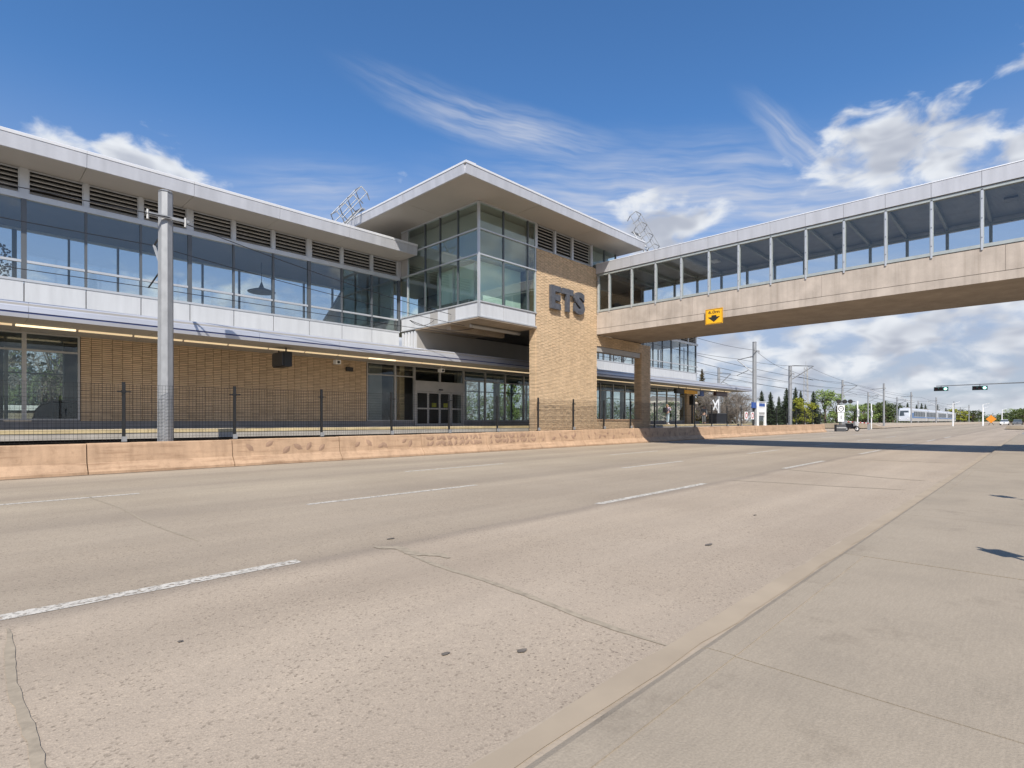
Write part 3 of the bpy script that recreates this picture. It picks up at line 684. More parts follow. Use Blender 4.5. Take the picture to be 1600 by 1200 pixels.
# pendant lamps, visible through the upper glazing
for (px, py) in ((10.2, 26.5),):
    m = MB(); n = 20; prof = [(.02, 8.0), (.12, 7.72), (.48, 7.60), (.62, 7.54), (.60, 7.50), (.05, 7.50)]
    for q in range(n):
        a0, a1 = 6.2832 * q / n, 6.2832 * (q + 1) / n
        for (r0, h0), (r1, h1) in zip(prof[:-1], prof[1:]):
            m.add([(px + r0 * math.cos(a0), py + r0 * math.sin(a0), h0), (px + r0 * math.cos(a1), py + r0 * math.sin(a1), h0), (px + r1 * math.cos(a1), py + r1 * math.sin(a1), h1), (px + r1 * math.cos(a0), py + r1 * math.sin(a0), h1)], [(0, 1, 2, 3)])
    t = thing('pendant_lamp', (px, py, 7.5), 'dark dish pendant lamp hanging inside the upper glazed concourse', 'lamp')
    m.build('shade', M['alud'], t, True); MB().tube([(px, py, 7.95), (px, py, 8.94)], .015).build('cable', M['wire'], t)
# dotted discs printed on the rear glazing
def disc_print(cx, cz, rr, y, label):
    m = MB(); rnd = random.Random(3)
    for _ in range(int(620 * rr)):
        a = rnd.uniform(0, 6.283); r = rr * math.sqrt(rnd.random()); s = rnd.uniform(.014, .05); x, z = cx + r * math.cos(a), cz + r * math.sin(a)
        if not 6.2 < z < 8.84: continue
        y_ = y - rnd.uniform(.0, .004)
        m.add([(x + s * math.cos(6.283 * q / 6), y_, z + s * math.sin(6.283 * q / 6)) for q in range(6)], [tuple(range(6))])
    m.build('glass_print', M['inner'], st, kind='stuff')
disc_print(.95, 7.55, .75, YB - .02, 'dark dotted disc printed on the concourse glass left of the mast')
disc_print(37.6, 8.0, 1.9, YW - .02, 'large dark dotted disc printed on the glass beyond the footbridge')

# ------------------------------------------------------------------ tower
tw = thing('entrance_tower', (21, 18.3, 0), 'buff brick and glass station tower with wide flat overhanging roof', 'tower')
YP = 18.3; TX0 = 16.65
rowsz = [6.87, 9.02, 10.18, 11.40]
# glazed corner, front face
mx = [16.65, 18.25, 19.96, 20.52]
for a, b in zip(mx[:-1], mx[1:]):
    for z0, z1 in zip(rowsz[:-1], rowsz[1:]):
        box('pane', a + .03, b - .03, YP + .02, YP + .032, z0 + .03, z1 - .03, M['tglass'], tw)
    box('spandrel_panel', a + .015, b - .015, YP + .0, YP + .10, 6.20, 6.83, M['white'], tw)
for a in mx[1:]: box('mullion', a - .03, a + .03, YP - .02, YP + .09, 6.90, 11.37, M['alud'] if a < 20.4 else M['alu'], tw)
box('mullion', 16.60, 16.70, YP - .05, YP + .05, 6.15, 11.40, M['alu'], tw)
for z in rowsz + [6.17]: box('transom', 16.705, 20.57, YP - .045, YP + .11, z - .03, z + .03, M['alu'], tw)
# glazed corner, side face
my = [18.3, 19.78, 21.14, 22.34, 23.84]
for a, b in zip(my[:-1], my[1:]):
    for z0, z1 in zip(rowsz[:-1], rowsz[1:]):
        box('pane', TX0 + .02, TX0 + .032, a + .03, b - .03, z0 + .03, z1 - .03, M['tglass'], tw)
for a in my[1:]: box('mullion', TX0 - .02, TX0 + .09, a - .03, a + .03, 6.90, 11.37, M['alud'] if a < 23.8 else M['alu'], tw)
for z in rowsz + [6.17]: box('transom', TX0 - .045, TX0 + .11, YP + .055, 24.40, z - .03, z + .03, M['alu'], tw)
for (a, b, mt) in ((18.36, 19.95, 'white'), (19.97, 20.5, 'greypanel'), (20.52, 21.3, 'white'), (21.32, 21.9, 'greypanel'), (21.92, 23.3, 'white'), (23.32, 24.4, 'white')):
    box('spandrel_panel', TX0, TX0 + .1, a, b, 6.20, 6.83, M[mt], tw)
box('grey_panel', TX0, TX0 + .1, 23.88, 24.42, 9.05, 11.37, M['greypanel'], tw)
box('pane', TX0 + .02, TX0 + .032, 23.87, 24.4, 6.9, 8.99, M['tglass'], tw)
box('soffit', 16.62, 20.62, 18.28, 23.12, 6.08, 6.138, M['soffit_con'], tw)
MB().tube([(17.3, 19.6, 5.98), (20.7, 19.6, 5.98)], .09, 8).build('pipe', M['greypanel'], tw)
MB().box(16.9, 20.6, 20.6, 20.9, 5.86, 6.078).build('soffit_beam', M['soffit_con'], tw)
# interior of the glazed corner
box('floor', 16.75, 20.5, 18.42, 28.5, 6.6, 6.86, M['floor'], tw)
box('bulkhead', 17.3, 20.5, 19.0, 28.4, 9.12, 11.35, M['greypanel'], tw)
box('inner_wall', 17.75, 20.48, 19.3, 19.4, 6.865, 9.10, M['green'], tw)
box('inner_wall', 17.65, 17.745, 19.3, 22.6, 6.865, 9.10, M['green'], tw)
box('counter', 17.2, 17.5, 19.6, 22.2, 6.865, 7.25, M['inner'], tw)
for q in (19.6, 21.2, 22.4): box('inner_post', 17.55, 17.645, q - .05, q + .05, 6.865, 9.10, M['white'], tw)
# brick pillar, header, opening, second pillar
pl = MB().box(20.60, 25.80, YP + .03, YP + .46, -.1, 10.17).build('brick_pillar', M['mortar'], tw)
brick_field(pl, 20.585, 25.81, .15, 10.16, YP, limit=300, near=(21.5, 7.5))
brick_field(pl, YP + .03, YP + .46, .15, 6.08, 20.57, limit=0, facing='-X')
p2 = MB().box(30.68, 31.79, YP + .03, YP + .50, -.1, 6.3).build('brick_pier', M['mortar'], tw)
brick_field(p2, 30.67, 31.80, .15, 6.3, YP, limit=0)
brick_field(p2, YP + .03, YP + .5, .15, 6.3, 30.65, limit=0, facing='-X')
hd = MB().box(25.80, 30.68, YP + .03, YP + .46, 5.73, 6.36).build('brick_header', M['mortar'], tw)
brick_field(hd, 25.81, 30.67, 5.735, 6.34, YP, limit=0)
box('lintel', 25.80, 30.68, YP + .06, YP + .48, 5.43, 5.728, M['greypanel'], tw)
sw = MB().box(25.80, 30.68, YP + .03, YP + .40, -.1, 1.44).build('brick_dwarf_wall', M['mortar'], tw)
brick_field(sw, 25.81, 30.67, .15, 1.44, YP, limit=0)
box('sill', 25.78, 30.69, YP - .06, YP + .42, 1.445, 1.52, M['barrier'], tw)
# louvres and glass over the brick
for a, b in ((20.62, 22.10), (22.10, 23.58), (23.58, 25.34)):
    louvre_bay(tw, a + .06, b - .06, YP + .05, 10.2, 11.40, 7)
for a in (20.62, 22.10, 23.58, 25.34): box('louvre_post', a - .06, a + .06, YP - .01, YP + .12, 10.18, 11.41, M['alu'], tw)
for a, b in ((25.42, 26.6), (26.6, 27.8)):
    box('pane', a + .02, b - .02, YP + .03, YP + .042, 10.2, 11.4, M['tglass'], tw); box('mullion', b - .03, b + .03, YP, YP + .1, 10.18, 11.41, M['alud'], tw)
box('upper_core', 20.7, 27.7, YP + .5, 28.4, 9.2, 11.38, M['greypanel'], tw)
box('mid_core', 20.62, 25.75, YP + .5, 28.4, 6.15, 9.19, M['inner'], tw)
# roof
RX0, RX1, RY0, RY1 = 14.4, 28.2, 16.6, 30.0
box('roof_slab', RX0 + .07, RX1 - .07, RY0 + .07, RY1, 11.49, 11.88, M['greypanel'], tw)
for (a, b) in ((RX0 + .075, 18.98), (19.0, 23.5), (23.52, RX1 - .075)):
    for (c, d) in ((RY0 + .075, 20.99), (21.0, RY1 - .05)):
        box('soffit_panel', a, b, c, d, 11.43, 11.485, M['soffit'], tw)
for (a, b) in ((RX0, 18.98), (19.0, 23.5), (23.52, RX1)):
    MB().prism([(RY0 + .07, 11.42), (RY0 + .01, 11.42), (RY0 - .04, 11.80), (RY0 + .07, 11.80)], 'X', a, b).build('fascia_panel', M['metal'], tw)
    MB().prism([(RY0 + .5, 11.81), (RY0 - .06, 11.81), (RY0 - .065, 11.89), (RY0 - .03, 11.91), (RY0 + .5, 11.93)], 'X', a, b).build('roof_cap', M['cap'], tw)
for (a, b) in ((RY0 + .075, 20.98), (21.0, 25.5), (25.52, RY1)):
    MB().prism([(RX0 + .07, 11.421), (RX0 + .0, 11.421), (RX0 - .045, 11.80), (RX0 + .07, 11.80)], 'Y', a, b).build('fascia_panel', M['metal'], tw)
    MB().prism([(RX0 + .5, 11.812), (RX0 - .065, 11.812), (RX0 - .07, 11.89), (RX0 - .03, 11.911), (RX0 + .5, 11.925)], 'Y', a - (.14 if a < 17 else 0), b).build('roof_cap', M['cap'], tw)
    MB().prism([(RX1 - .07, 11.421), (RX1, 11.421), (RX1 + .04, 11.90), (RX1 - .07, 11.90)], 'Y', a, b).build('fascia_panel', M['metal'], tw)

# ------------------------------------------------------------------ lettering and clearance sign
def text_mesh(s, h, ext, offset, mat, w=None):
    cu = bpy.data.curves.new('lettering', 'FONT'); cu.body = s; cu.size = 1; cu.extrude = 0; cu.offset = offset; cu.resolution_u = 4
    o = bpy.data.objects.new('lettering', cu); col.objects.link(o)
    me = bpy.data.meshes.new_from_object(o.evaluated_get(bpy.context.evaluated_depsgraph_get()))
    bpy.data.objects.remove(o)
    xs = [v.co.x for v in me.vertices]; ys = [v.co.y for v in me.vertices]; x0, y0 = min(xs), min(ys); sx = (w / (max(xs) - x0)) if w else h / (max(ys) - y0); sy = h / (max(ys) - y0)
    bm = bmesh.new(); bm.from_mesh(me)
    bmesh.ops.remove_doubles(bm, verts=bm.verts, dist=1e-4)
    for v in bm.verts: v.co = Vector(((v.co.x - x0) * sx, 0, (v.co.y - y0) * sy))
    r = bmesh.ops.extrude_face_region(bm, geom=bm.faces[:])
    for e in r['geom']:
        if isinstance(e, bmesh.types.BMVert): e.co.y -= ext
    bmesh.ops.recalc_face_normals(bm, faces=bm.faces)
    bm.to_mesh(me); bm.free(); me.materials.clear(); me.materials.append(mat); me.polygons.foreach_set('use_smooth', [False] * len(me.polygons)); return me
lt = thing('wall_lettering', (22.9, 18.1, 7.2), 'dark raised letters ETS mounted on the sunlit buff brick tower', 'sign')
for ch, x, w in (('E', 21.50, .80), ('T', 22.45, .92), ('S', 23.48, .92)):
    o = bpy.data.objects.new('letter_' + ch.lower(), text_mesh(ch, 1.22, .14, .055, M['letter'], w)); link(o, lt, Matrix.Translation((x, 18.22, 7.24)))
    for q in (.2, .6): MB().box(x + w * q, x + w * q + .03, 18.21, 18.34, 7.55 + q, 7.58 + q).build('stand_off', M['alud'], lt)
cs = thing('clearance_sign', (25.62, 11.3, 6.4), 'yellow 6.0m clearance sign with black down arrow on the footbridge beam', 'sign')
box('board', 25.63, 25.655, 10.88, 11.74, 6.10, 6.84, M['signy'], cs)
def side_poly(pts, x, mat, name, t=.006):       # polygon in (y, z) on a face looking to -X, y counted from its left
    vs = [(x, p[0], p[1]) for p in pts] + [(x + t, p[0], p[1]) for p in pts]; n = len(pts)
    return MB().add(vs, [tuple(range(n)), tuple(range(2 * n - 1, n - 1, -1))] + [(i, (i + 1) % n, n + (i + 1) % n, n + i) for i in range(n)]).build(name, mat, cs)
yc = 11.31
side_poly([(yc + .12, 6.52), (yc + .12, 6.44), (yc + .30, 6.44), (yc, 6.20), (yc - .30, 6.44), (yc - .12, 6.44), (yc - .12, 6.52)], 25.622, M['signblack'], 'arrow')
tm = text_mesh('6.0m', .15, .006, .012, M['signblack'], .55)
o = bpy.data.objects.new('lettering', tm); link(o, cs, Matrix.Translation((25.628, yc + .275, 6.60)) @ Matrix.Rotation(R(-90), 4, 'Z'))
m = MB(); f = .018
m.box(25.626, 25.63, 10.90, 10.90 + f, 6.12, 6.82).box(25.626, 25.63, 11.72 - f, 11.72, 6.12, 6.82).box(25.6255, 25.6295, 10.90 + f, 11.72 - f, 6.12, 6.12 + f).box(25.6255, 25.6295, 10.90 + f, 11.72 - f, 6.82 - f, 6.82)
m.build('border', M['signblack'], cs)
for y in (11.0, 11.6): box('bracket', 25.655, 25.80, y - .03, y + .03, 6.45, 6.75, M['galv'], cs)

# ------------------------------------------------------------------ footbridge
br = thing('pedestrian_bridge', (28.2, 18.3, 6.37), 'glazed concrete pedestrian footbridge crossing over the road from the tower', 'bridge')
BX0, BX1, BY0 = 25.8, 30.7, -14.0
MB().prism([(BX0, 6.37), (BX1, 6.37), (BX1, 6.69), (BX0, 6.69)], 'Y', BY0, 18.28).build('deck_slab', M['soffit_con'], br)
for xa, xb, s in ((BX0 - .02, BX0 + .25, -1), (BX1 - .25, BX1 + .02, 1)):
    MB().box(xa, xb, BY0, 18.28, 6.375, 6.69).build('edge_beam', M['beam'], br)
    y = 18.28
    while y > BY0 + .1:
        y2 = max(BY0, y - 5.8)
        MB().box(xa + .012, xb - .0, y2 + .004, y - .004, 6.71, 7.62).build('parapet_panel', M['beam'], br); y = y2
box('walkway', BX0 + .26, BX1 - .26, BY0, 18.2, 6.70, 6.80, M['floor'], br)
YB_ = [18.18, 17.43] + [15.98 - 1.4475 * k for k in range(21)]
YB_ = [y for y in YB_ if y > BY0]
for xs_, s in ((BX0, -1), (BX1, 1)):
    xin = xs_ + .05 * -s
    for nm, z0, z1, pr in (('sill_rail', 7.64, 7.76, .035), ('head_rail', 9.70, 9.80, .05)):
        box(nm, min(xs_ + s * pr, xs_ - s * .12), max(xs_ + s * pr, xs_ - s * .12), BY0, 18.27, z0, z1, M['bridge_steel'], br)
    for i, y in enumerate(YB_):
        p = MB().box(min(xs_ + s * .03, xs_ - s * .10), max(xs_ + s * .03, xs_ - s * .10), y - .055, y + .055, 7.765, 9.695).build('post', M['bridge_steel'], br)
        if s < 0:
            MB().box(xs_ - .05, xs_ - .032, y - .035, y + .03, 7.55, 9.75).build('cover_plate', M['alu'], p)
            bm_ = MB()
            for z in (8.0, 8.7, 9.4): bm_.box(xs_ - .062, xs_ - .0505, y - .015, y + .015, z - .015, z + .015)
            bm_.build('bolts', M['alud'], p)
        if i + 1 < len(YB_):
            box('pane', xs_ - s * .045 - .005, xs_ - s * .045 + .005, YB_[i + 1] + .057, y - .057, 7.765, 9.695, M['bglass'], br)
# roof: deck ribs, rafters, fascia, cap
n = 30; dv = MB(); w = (BX1 - BX0 - .2) / n
for k in range(n):
    a = BX0 + .1 + k * w
    dv.prism([(a, 10.02), (a + w * .3, 10.02), (a + w * .4, 9.95), (a + w * .9, 9.95), (a + w, 10.02), (a + w, 10.05), (a, 10.05)], 'Y', BY0, 18.25)
dv.build('roof_deck', M['deck'], br)
for i, y in enumerate(YB_[1:]):
    box('rafter', BX0 + .1, BX1 - .1, y - .05, y + .05, 9.805, 9.948, M['bridge_steel'], br)
for i in range(0, len(YB_) - 1, 4):
    box('ceiling_light', 28.0, 28.5, YB_[i] - .9, YB_[i] - .5, 9.86, 9.94, M['wht'] if i == 4 else M['alud'], br)
box('roof_slab', BX0 + .05, BX1 - .05, BY0, 18.26, 10.06, 10.34, M['greypanel'], br)
ys = [18.27] + [y for y in YB_[1:]]
for a, b in zip(ys[:-1], ys[1:]):
    MB().prism([(BX0 + .05, 9.83), (BX0 - .10, 9.83), (BX0 - .13, 10.36), (BX0 + .05, 10.36)], 'Y', b + .005, a - .005).build('fascia_panel', M['metal'], br)
    MB().prism([(BX0 + .5, 10.365), (BX0 - .145, 10.365), (BX0 - .14, 10.40), (BX0 + .5, 10.44)], 'Y', b + .003, a - .003).build('roof_cap', M['cap'], br)
MB().prism([(BX1 - .05, 9.83), (BX1 + .12, 9.83), (BX1 + .12, 10.41), (BX1 - .05, 10.41)], 'Y', BY0, 18.27).build('rear_fascia', M['metal'], br)
MB().box(26.3, 30.2, -15.2, -13.6, -.1, 6.37).build('end_pier', M['beam'], br)
# link between bridge and concourse
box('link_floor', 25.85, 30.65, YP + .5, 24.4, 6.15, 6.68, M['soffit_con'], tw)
box('link_wall', 30.66, 30.9, YP + .02, 24.4, 6.38, 9.8, M['inner'], tw)
box('link_roof', 25.82, 30.9, 18.3, 24.4, 9.82, 10.4, M['greypanel'], tw)
box('link_screen', 25.85, 30.6, 21.5, 21.6, 6.69, 9.8, M['inner'], tw)

# ------------------------------------------------------------------ caged roof ladders
def ladder(name, base, top, side, label, out):
    base, top, side, out = Vector(base), Vector(top), Vector(side), Vector(out).normalized()
    t = thing(name, base, label, 'ladder', 'roof ladders')
    d = (top - base); L_ = d.length; dn = d.normalized()
    for s in (0, 1): MB().tube([base + side * s, top + side * s], .035, 6).build('stringer', M['galv'], t)
    k = .2
    while k < L_:
        MB().tube([base + dn * k, base + dn * k + side], .022, 5).build('rung', M['galv'], t); k += .28
    nh = 4; sn = side.normalized(); W_ = side.length
    def hoop(c, ex):
        return [c + sn * (-.0), c + sn * (-.12) + out * .35 * ex, c + sn * .02 + out * .72 * ex, c + sn * (W_ - .02) + out * .72 * ex, c + sn * (W_ + .12) + out * .35 * ex, c + sn * W_]
    hs = []
    for i in range(nh):
        c = base + dn * (.35 * L_ + (L_ * .95) * i / (nh - 1)); h = hoop(c, 1); hs.append(h)
        MB().tube(h, .028, 6).build('hoop', M['galv'], t)
    for j in (1, 2, 3, 4): MB().tube([h[j] for h in hs], .022, 5).build('cage_bar', M['galv'], t)
    c = top + dn * 0; MB().box(-.02, W_ + .02, -.1, .45, -.05, .0, Matrix.Translation(c) @ Matrix(((sn.x, -out.x * 0 + dn.x * .6, 0, 0), (sn.y, dn.y * .6, 0, 0), (sn.z, 0, 1, 0), (0, 0, 0, 1)))).build('landing', M['galv'], t)
ladder('caged_ladder', (12.9, 24.4, 10.4), (14.3, 24.4, 12.1), (0, .62, 0), 'caged steel ladder rising from concourse roof to the tower roof', (-.6, 0, .75))
ladder('caged_ladder', (28.32, 16.15, 10.42), (28.32, 17.45, 12.75), (.62, 0, 0), 'caged steel ladder rising from footbridge roof beside the tower roof', (0, -.75, .6))

# ------------------------------------------------------------------ overhead line masts and wires
oct_cache = {}
def mast(x, y, z0, h, r, label, arm=0, group='overhead line masts', full=False):
    t = thing('catenary_mast', (x, y, z0), label, 'mast', group)
    MB().tube([(x, y, z0 - .3), (x, y, z0 + h)], r, 8, r * .88).build('pole', M['galv'], t)
    MB().tube([(x, y, z0 + h), (x, y, z0 + h + .05)], r * .98, 8, r * .7).build('cap', M['galv'], t)
    zc = 6.9 + (z0 - .8 if z0 > .8 else 0); zt = 5.5
    if arm:
        ye = y + arm; s = 1 if arm > 0 else -1
        MB().tube([(x, y + s * r, zc + .15), (x, ye, zc - .05)], .03, 6).build('top_tube', M['wire'], t)
        MB().tube([(x, y + s * r, zt + .25), (x, ye, zc - .05)], .045, 6).build('bracket_tube', M['galv'], t)
        MB().tube([(x, y + s * (abs(arm) * .35), zt + .45), (x - .15, ye, zt + .02)], .025, 6).build('steady_arm', M['wire'], t)
        MB().tube([(x, y + s * r, zc + .15), (x, y + s * (r + .22), zc + .12)], .06, 8).build('insulator', M['frame'], t)
    if full:
        MB().box(x - .55, x + .55, y - r - .05, y - r + .0, z0 + h - .82, z0 + h - .74).build('cross_arm', M['galv'], t)
        for q in (-.5, .45): MB().tube([(x + q, y - r - .03, z0 + h - .95), (x + q, y - r - .03, z0 + h - .68)], .035, 6).build('insulator', M['frame'], t)
    return t
mast(4.35, 18.42, .80, 7.3, .215, 'thick galvanised octagonal mast with bracket arm standing behind the barrier fence', 1.3, full=True)
mast(49.6, 18.2, .9, 7.5, .20, 'tall galvanised mast right behind the white kiosk frame', 1.5, full=True)
mast(60.5, 18.6, .9, 6.2, .20, 'galvanised mast with long outward bracket past the platform end', -2.2, full=True)
mast(62.5, 27.0, .4, 7.2, .18, 'slim galvanised mast rising behind the tip of the platform canopy', -1.4)
GL = 'distant overhead line mast along the tracks'
for i, (x, y) in enumerate([(97, 22.2), (111, 19.2), (142, 27.5), (150, 20.8), (178, 27.8), (188, 20.5), (215, 28), (232, 20.6), (262, 28), (285, 20.6), (330, 27), (390, 24)]):
    mast(x, y, gz(x), 7.6, .16, GL, 2.0 if i % 2 else -2.0, 'distant overhead line masts', full=True)
def wire(pts, label, sag=.0, r=.011, name='overhead_wire', n=10):
    P = []
    for a, b in zip(pts[:-1], pts[1:]):
        for k in range(n):
            t = k / n; P.append((a[0] + (b[0] - a[0]) * t, a[1] + (b[1] - a[1]) * t, a[2] + (b[2] - a[2]) * t - sag * 4 * t * (1 - t)))
    P.append(pts[-1]); tag(MB().tube(P, r, 5).build(name, M['wire']), label, 'cable', 'overhead wires')
wire([(-12, 19.7, 6.95), (4.35, 19.72, 6.85), (17, 19.7, 5.95)], 'messenger wire running past the concourse glass to the tower soffit', .12, .012)
wire([(-12, 19.7, 5.50), (4.35, 19.7, 5.52), (17, 19.7, 5.5), (32, 19.7, 5.45), (49.6, 19.7, 5.5), (60.5, 20, 5.6), (97, 20.5, 5.9), (150, 21, 6)], 'contact wire over the near track below the messenger wire', .02, .011)
wire([(-12, 18.15, 7.3), (4.35, 18.15, 7.32), (16.6, 20.2, 6.5)], 'feeder cable from the thick mast top to the tower corner panels', .18, .013)
wire([(16.64, 21.6, 6.4), (14.5, 20.6, 6.0), (17.6, 19.7, 5.9)], 'slack jumper cable looping under the glazed tower corner', .25, .014)
wire([(31, 19.7, 7.0), (49.6, 19.7, 7.05), (60.5, 17, 7.0), (97, 20.2, 7.0), (150, 20.8, 7.2)], 'messenger wire leaving the far side of the tower', .2, .014)
wire([(31.5, 18.2, 7.9), (49.6, 18.15, 7.7), (60.5, 18.5, 6.6), (97, 22, 7.2)], 'feeder cable between the masts past the platform end', .3, .014)
wire([(31, 25.6, 5.9), (62.5, 25.7, 6.1), (142, 26, 6.3)], 'contact wire over the far track behind the canopy tip', .1, .013)
for yy, za in ((31, 9.0), (30, 7.6), (33, 10.6)):
    wire([(60, yy, za), (150, yy, za), (260, yy, za), (390, yy, za)], 'distant power line strung along the railway', .9, .03)

# ------------------------------------------------------------------ things on the platform side
t = thing('display_screen', (9.5, 22.3, 4.39), 'black hanging platform display screen under the canopy before the brick wall', 'screen')
MB().box(9.30, 9.62, 21.85, 22.95, 3.62, 4.22).build('housing', M['signblack'], t)
MB().box(9.24, 9.298, 21.9, 22.9, 3.66, 4.18).build('panel', M['inner'], t)
for y in (22.05, 22.75): MB().tube([(9.46, y, 4.21), (9.46, y, 4.40)], .03).build('hanger', M['black'], t)
def camera_(x, y, label):
    t = thing('security_camera', (x, y, 4.39), label, 'camera', 'platform cameras')
    MB().tube([(x, y, 4.40), (x, y, 4.2)], .035, 8).build('stem', M['greypanel'], t)
    MB().box(x - .12, x + .12, y - .16, y + .12, 4.02, 4.2).build('housing', M['wht'], t)
    MB().tube([(x, y - .16, 4.1), (x, y - .2, 4.1)], .06, 8).build('lens', M['signblack'], t)
camera_(12.3, 23.2, 'small pale camera under the canopy before the brick wall')
camera_(18.2, 23.0, 'small pale camera under the canopy above the sliding doors')
t = thing('wall_speaker', (13.6, 24.4, 3.9), 'small dark louvred box on the brick wall near the windows', 'speaker')
box('housing', 13.44, 13.80, 24.38, 24.48, 3.86, 4.06, M['signblack'], t); 
for q in range(4): box('slat', 13.47, 13.77, 24.365, 24.378, 3.885 + q * .043, 3.90 + q * .043, M['inner'], t)
t = thing('escalator_end', (2.4, 26.4, PZ), 'dark rounded escalator balustrade seen through the end window', 'escalator')
pts = [(1.95, 1.15), (1.95, 1.45), (2.03, 1.75), (2.2, 1.97), (2.5, 2.08), (4.1, 2.1), (4.1, 1.15)]
MB().prism([(p[0] + .05, p[1]) for p in pts], 'Y', 25.9, 26.0).build('balustrade', M['inner'], t)
MB().tube([(p[0] + .05, 25.95, p[1] + .03) for p in pts[:6]], .05, 6).build('handrail', M['black'], t)
# signs under the far canopy
t = thing('hanging_sign', (46.6, 22.5, 4.39), 'yellow hanging platform sign with white and blue end panel', 'sign')
box('board', 44.9, 47.4, 22.45, 22.6, 3.85, 4.15, M['signy'], t); box('white_end', 47.41, 47.9, 22.45, 22.6, 3.85, 4.15, M['wht'], t); box('blue_end', 47.91, 48.6, 22.4, 22.65, 3.72, 4.18, M['blue'], t)
for x in (45.3, 48.1): MB().tube([(x, 22.52, 4.1), (x, 22.52, 4.4)], .03).build('hanger', M['black'], t)
t = thing('led_display', (52.5, 22.5, 4.39), 'dark red led train display hanging near the canopy tip', 'screen')
box('housing', 51.2, 53.9, 22.4, 22.65, 3.85, 4.27, M['maroon'], t); box('face', 51.3, 53.8, 22.385, 22.399, 3.92, 4.20, M['lens'], t)
for x in (51.6, 53.4): MB().tube([(x, 22.52, 4.25), (x, 22.52, 4.4)], .03).build('hanger', M['black'], t)
t = thing('black_display', (44.0, 22.5, 4.39), 'black box display under the far canopy beside the yellow sign', 'screen')
box('housing', 43.2, 44.6, 22.35, 22.6, 3.80, 4.22, M['signblack'], t); box('face', 43.3, 44.5, 22.335, 22.349, 3.86, 4.16, M['inner'], t); MB().tube([(43.9, 22.5, 4.2), (43.9, 22.5, 4.4)], .03).build('hanger', M['black'], t)
t = thing('speaker_column', (48.3, 23.4, PZ), 'tall narrow black column standing on the far platform', 'column')
MB().tube([(48.3, 23.4, PZ), (48.3, 23.4, 3.9)], .09, 8).build('shaft', M['signblack'], t); box('head', 48.1, 48.5, 23.2, 23.6, 2.9, 3.75, M['signblack'], t)
t = thing('waste_bin', (54.2, 23.5, PZ), 'square dark grey waste bin near the end of the platform', 'bin')
box('body', 53.2, 55.6, 23.2, 24.0, PZ, 2.15, M['inner'], t); box('lid', 53.15, 55.65, 23.15, 24.05, 2.151, 2.22, M['greypanel'], t)
t = thing('kiosk_frame', (50.5, 18.0, .95), 'white framed kiosk with blue header panels on the barrier', 'kiosk')
for x in (49.9, 51.7):
    MB().box(x - .09, x + .09, 17.95, 18.15, .85, 3.1).build('leg', M['wht'], t)
box('header', 49.99, 51.61, 17.98, 18.12, 2.62, 3.05, M['wht'], t); box('blue_panel', 50.1, 51.5, 17.965, 17.979, 2.72, 3.0, M['blue'], t)
box('top_rail', 49.8, 51.8, 17.94, 18.16, 3.105, 3.16, M['wht'], t)
box('white_board', 49.99, 51.61, 18.0, 18.1, 1.9, 2.615, M['wht'], t); box('grey_board', 50.1, 51.5, 17.985, 17.999, 2.0, 2.2, M['frame'], t); box('glass_panel', 50.1, 51.5, 18.03, 18.05, .95, 1.85, M['bglass'], t)
box('side_blue', 48.6, 49.5, 18.0, 18.1, 2.55, 3.05, M['blue'], t); box('side_arm', 49.4, 49.82, 18.03, 18.07, 2.75, 2.82, M['wht'], t)
# round signs on the fence
for x, lb in ((47.2, 'red ringed square white sign on the fence, farther from the kiosk'), (48.6, 'red ringed square white sign on the fence, right beside the kiosk')):
    t = thing('fence_sign', (x, 18.0, 1.9), lb, 'sign'); box('board', x - .32, x + .32, 17.99, 18.03, 1.55, 2.2, M['wht'], t)
    n = 20; m = MB()
    for q in range(n):
        a0, a1 = 6.283 * q / n, 6.283 * (q + 1) / n
        m.add([(x + .26 * math.cos(a0), 17.985, 1.88 + .26 * math.sin(a0)), (x + .26 * math.cos(a1), 17.985, 1.88 + .26 * math.sin(a1)), (x + .17 * math.cos(a1), 17.985, 1.88 + .17 * math.sin(a1)), (x + .17 * math.cos(a0), 17.985, 1.88 + .17 * math.sin(a0))], [(0, 1, 2, 3)])
    m.build('red_ring', M['red'], t)

